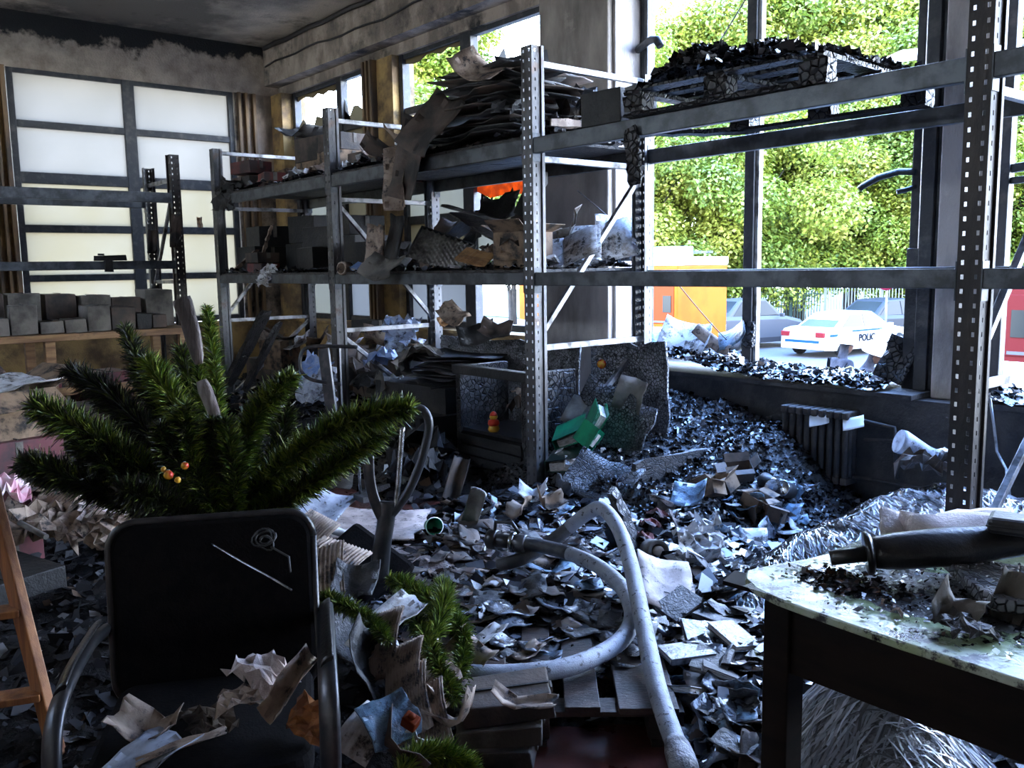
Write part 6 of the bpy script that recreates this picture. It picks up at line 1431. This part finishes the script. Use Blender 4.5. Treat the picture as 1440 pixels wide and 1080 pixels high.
# ------------------------------------------------------------------ stepladder at the edge
t = thing('wooden_stepladder', 'orange brown wooden stepladder leaning at the aisle edge', 'ladder', (-2.9, .5, 0)); o_ = Vector((-2.9, .5, 0))
r1 = (dist(-45, 560, 2.75)-o_, at(100, 1140, 2, 0)-o_); off2 = Vector((-.12, -.34, 0))
MB().beam(r1[0], r1[1], .03, .07).build('rail', 'wood_orange', t, bevel=.004)
MB().beam(r1[0]+off2, r1[1]+off2, .03, .07).build('rail', 'wood_orange', t, bevel=.004)
for k in range(5):
    f_ = .12+k*.2; p = r1[0].lerp(r1[1], f_); MB().beam(p, p+off2, .08, .022, up=(0, 0, 1)).build('tread', 'wood_orange', t, bevel=.003)
# ------------------------------------------------------------------ left side boxes
for i, (x, y, z, d, m_, lb, fl) in enumerate(((-5.55, .85, .0, (.55, .5, .42), 'carton_black', 'black sooty box at the bottom of the stack by the ladder', False), (-5.55, .88, .42, (.50, .48, .30), 'burgundy', 'dark red box in the stack by the ladder', False), (-5.60, .90, .72, (.48, .44, .26), 'carton_brown', 'open brown carton on top of the dark red box', True))):
    carton((x, y, z), d, .25, m_, lb, None, fl)
paper((-5.55, .98, 1.00), (.40, .34), (.1, .05, .3), 'paper_white', 'white sheet lying over the open brown carton', None, .02, .008)
carton((-4.95, .72, .0), (.36, .30, .50), .4, 'burgundy', 'narrow dark red box standing beside the box stack')
crumple((-4.85, .80, .56), .20, 'pink_toy', 'pink and white soft toy on the narrow dark red box', None, 452, flat=1.2, name='soft_toy', cat='toy')
paper((-4.98, .98, .62), (.20, .16), (.5, .2, .6), 'paper_tan', 'torn tan flap beside the soft toy', None, .05, .01)
GP = 'crumpled wrapping paper left of the armchair'
for i, (px, py, z, s_, m_) in enumerate(((45, 735, .42, .34, 'paper_tan'), (75, 745, .40, .32, 'paper_tan'), (110, 710, .46, .34, 'paper_tan'), (140, 725, .44, .26, 'paper_pink'), (90, 690, .48, .3, 'carton_brown'), (60, 710, .44, .28, 'carton_brown'), (30, 700, .46, .3, 'carton_sooty'), (150, 745, .42, .2, 'paper_tan'))):
    p = at(px, py, 2, z); crumple(p, s_, m_, 'crumpled %s wrapping paper heaped left of the armchair' % {'paper_tan': 'tan', 'paper_pink': 'pale', 'carton_brown': 'brown', 'carton_sooty': 'dark'}[m_], GP, 460+i, (.2*i, .1, i), flat=.8)
paper(at(55, 685, 2, .5), (.05, .20), (1.0, .2, .4), 'white_cloth', 'narrow bluish white strip behind the tan wrapping', None, .04, .004, 'paper_strip')
tag(MB().tube([at(28, 735, 2, .47), at(65, 755, 2, .44)], .013, 10).build('cardboard_tube', 'carton_grey'), 'thin grey tube lying on the tan wrapping', 'tube')
carton((-4.35, .55, .0), (.6, .5, .34), .3, 'carton_black', 'low black burnt box under the wrapping heap', None, cat='crate', name='burnt_crate', tape=False)
for i, (px, py) in enumerate(((35, 1010), (20, 1025), (60, 985), (100, 1040))):
    p = at(px, py, 2, .12); paper(p, (.14, .10), (.2, .3, i), ('paper_tan', 'carton_sooty')[i % 2], 'small %s scrap on the floor behind the ladder' % ('tan', 'brown')[i % 2], 'scraps behind the ladder', .03, .006)

# ------------------------------------------------------------------ packing bench by the frosted windows
t = thing('packing_bench', 'amber wooden packing bench below the frosted windows', 'bench', (-8.85, 1.9, 0), PI/2)
MB().b(-1.6, 1.15, -.45, .45, 1.03, 1.09).build('bench_top', 'wood_amber', t, bevel=.005)
for x in (-1.5, -.1, 1.05):
    for y in (-.40, .40): MB().b(x-.04, x+.04, y-.04, y+.04, 0, 1.03).build('leg', 'wood_amber', t, bevel=.004)
MB().b(-1.5, 1.05, -.42, -.38, .55, .62).build('cross_rail', 'wood_amber', t, bevel=.004)
rk = random.Random(12); y = .75; i = 0
SZ = [(.18, .26, 'carton_sooty'), (.16, .20, 'carton_grey'), (.24, .34, 'carton_sooty'), (.20, .22, 'carton_grey'), (.22, .36, 'carton_grey'), (.20, .16, 'carton_grey'), (.18, .17, 'carton_grey'), (.20, .33, 'carton_grey'), (.22, .30, 'carton_sooty'), (.14, .20, 'carton_black'), (.14, .18, 'carton_sooty')]
for w, h, m_ in SZ:
    y += w/2; carton((-8.62, y, 1.092), (.26, w*.95, h*.7), rk.uniform(-.08, .08), m_, '%s small carton in the front row on the packing bench' % {'carton_sooty': 'brown', 'carton_grey': 'grey', 'carton_black': 'black'}[m_], 'front row cartons on the bench', tape=False); y += w/2
for k in range(8):
    carton((-8.98, .85+k*.29, 1.092), (.3, .26, rk.uniform(.28, .36)), rk.uniform(-.1, .1), 'carton_grey' if k % 2 else 'carton_sooty', 'tall %s carton in the back row on the packing bench' % ('grey' if k % 2 else 'brown'), 'back row cartons on the bench', tape=False)
for k, (yy, z) in enumerate(((1.0, 0), (1.45, 0), (1.95, 0), (2.5, 0), (1.2, .36), (1.7, .36), (2.3, .36))):
    carton((-8.85, yy, z), (.45, .40, .34), .05*(k-3), 'burgundy', 'dark red box stored under the packing bench', 'dark red boxes under the bench', tape=False)
carton((-7.6, 1.7, .0), (.7, .6, .55), .1, 'carton_sooty', 'wide sooty carton on the floor before the packing bench', None)
carton((-7.5, 2.4, .0), (.5, .5, .40), -.2, 'carton_black', 'black carton on the floor before the packing bench', None)
carton((-7.0, 1.5, .0), (.5, .45, .45), .3, 'carton_sooty', 'brown carton before the bench behind the fir', None, True)
# burnt scraps hanging on the far rack
for i, (px, py, w, l, m_, lb) in enumerate(((247, 325, .12, .36, 'carton_sooty', 'brown scrap hanging on the empty rack post'), (213, 340, .10, .26, 'carton_sooty', 'dark scrap stuck to the rear post of the empty rack'))):
    p = at(px, py, 0, -9.98-.3*i); paper(p, (w, l), (PI/2, .1, PI/2), m_, lb, None, .02, .01, 'burnt_scrap', th=.004)
p = at(155, 366, 0, -9.97); t = thing('melted_scrap', 'dark melted scrap clinging to the lower beam of the empty rack', 'scrap', p, PI/2)
MB().b(-.16, .16, -.015, .0, .0, .05).b(-.06, .02, -.03, .0, -.12, .0).jag(.008).build('strip', 'carton_black', t); MB().b(-.12, -.06, -.02, 0, .05, .07).build('curl', 'carton_black', t)
p = at(281, 314, 0, XB-.04); paper(p, (.07, .16), (PI/2, 0, PI/2), 'wood_amber', 'small amber scrap stuck to the frosted pane', None, .01, .01, 'burnt_scrap', th=.004)
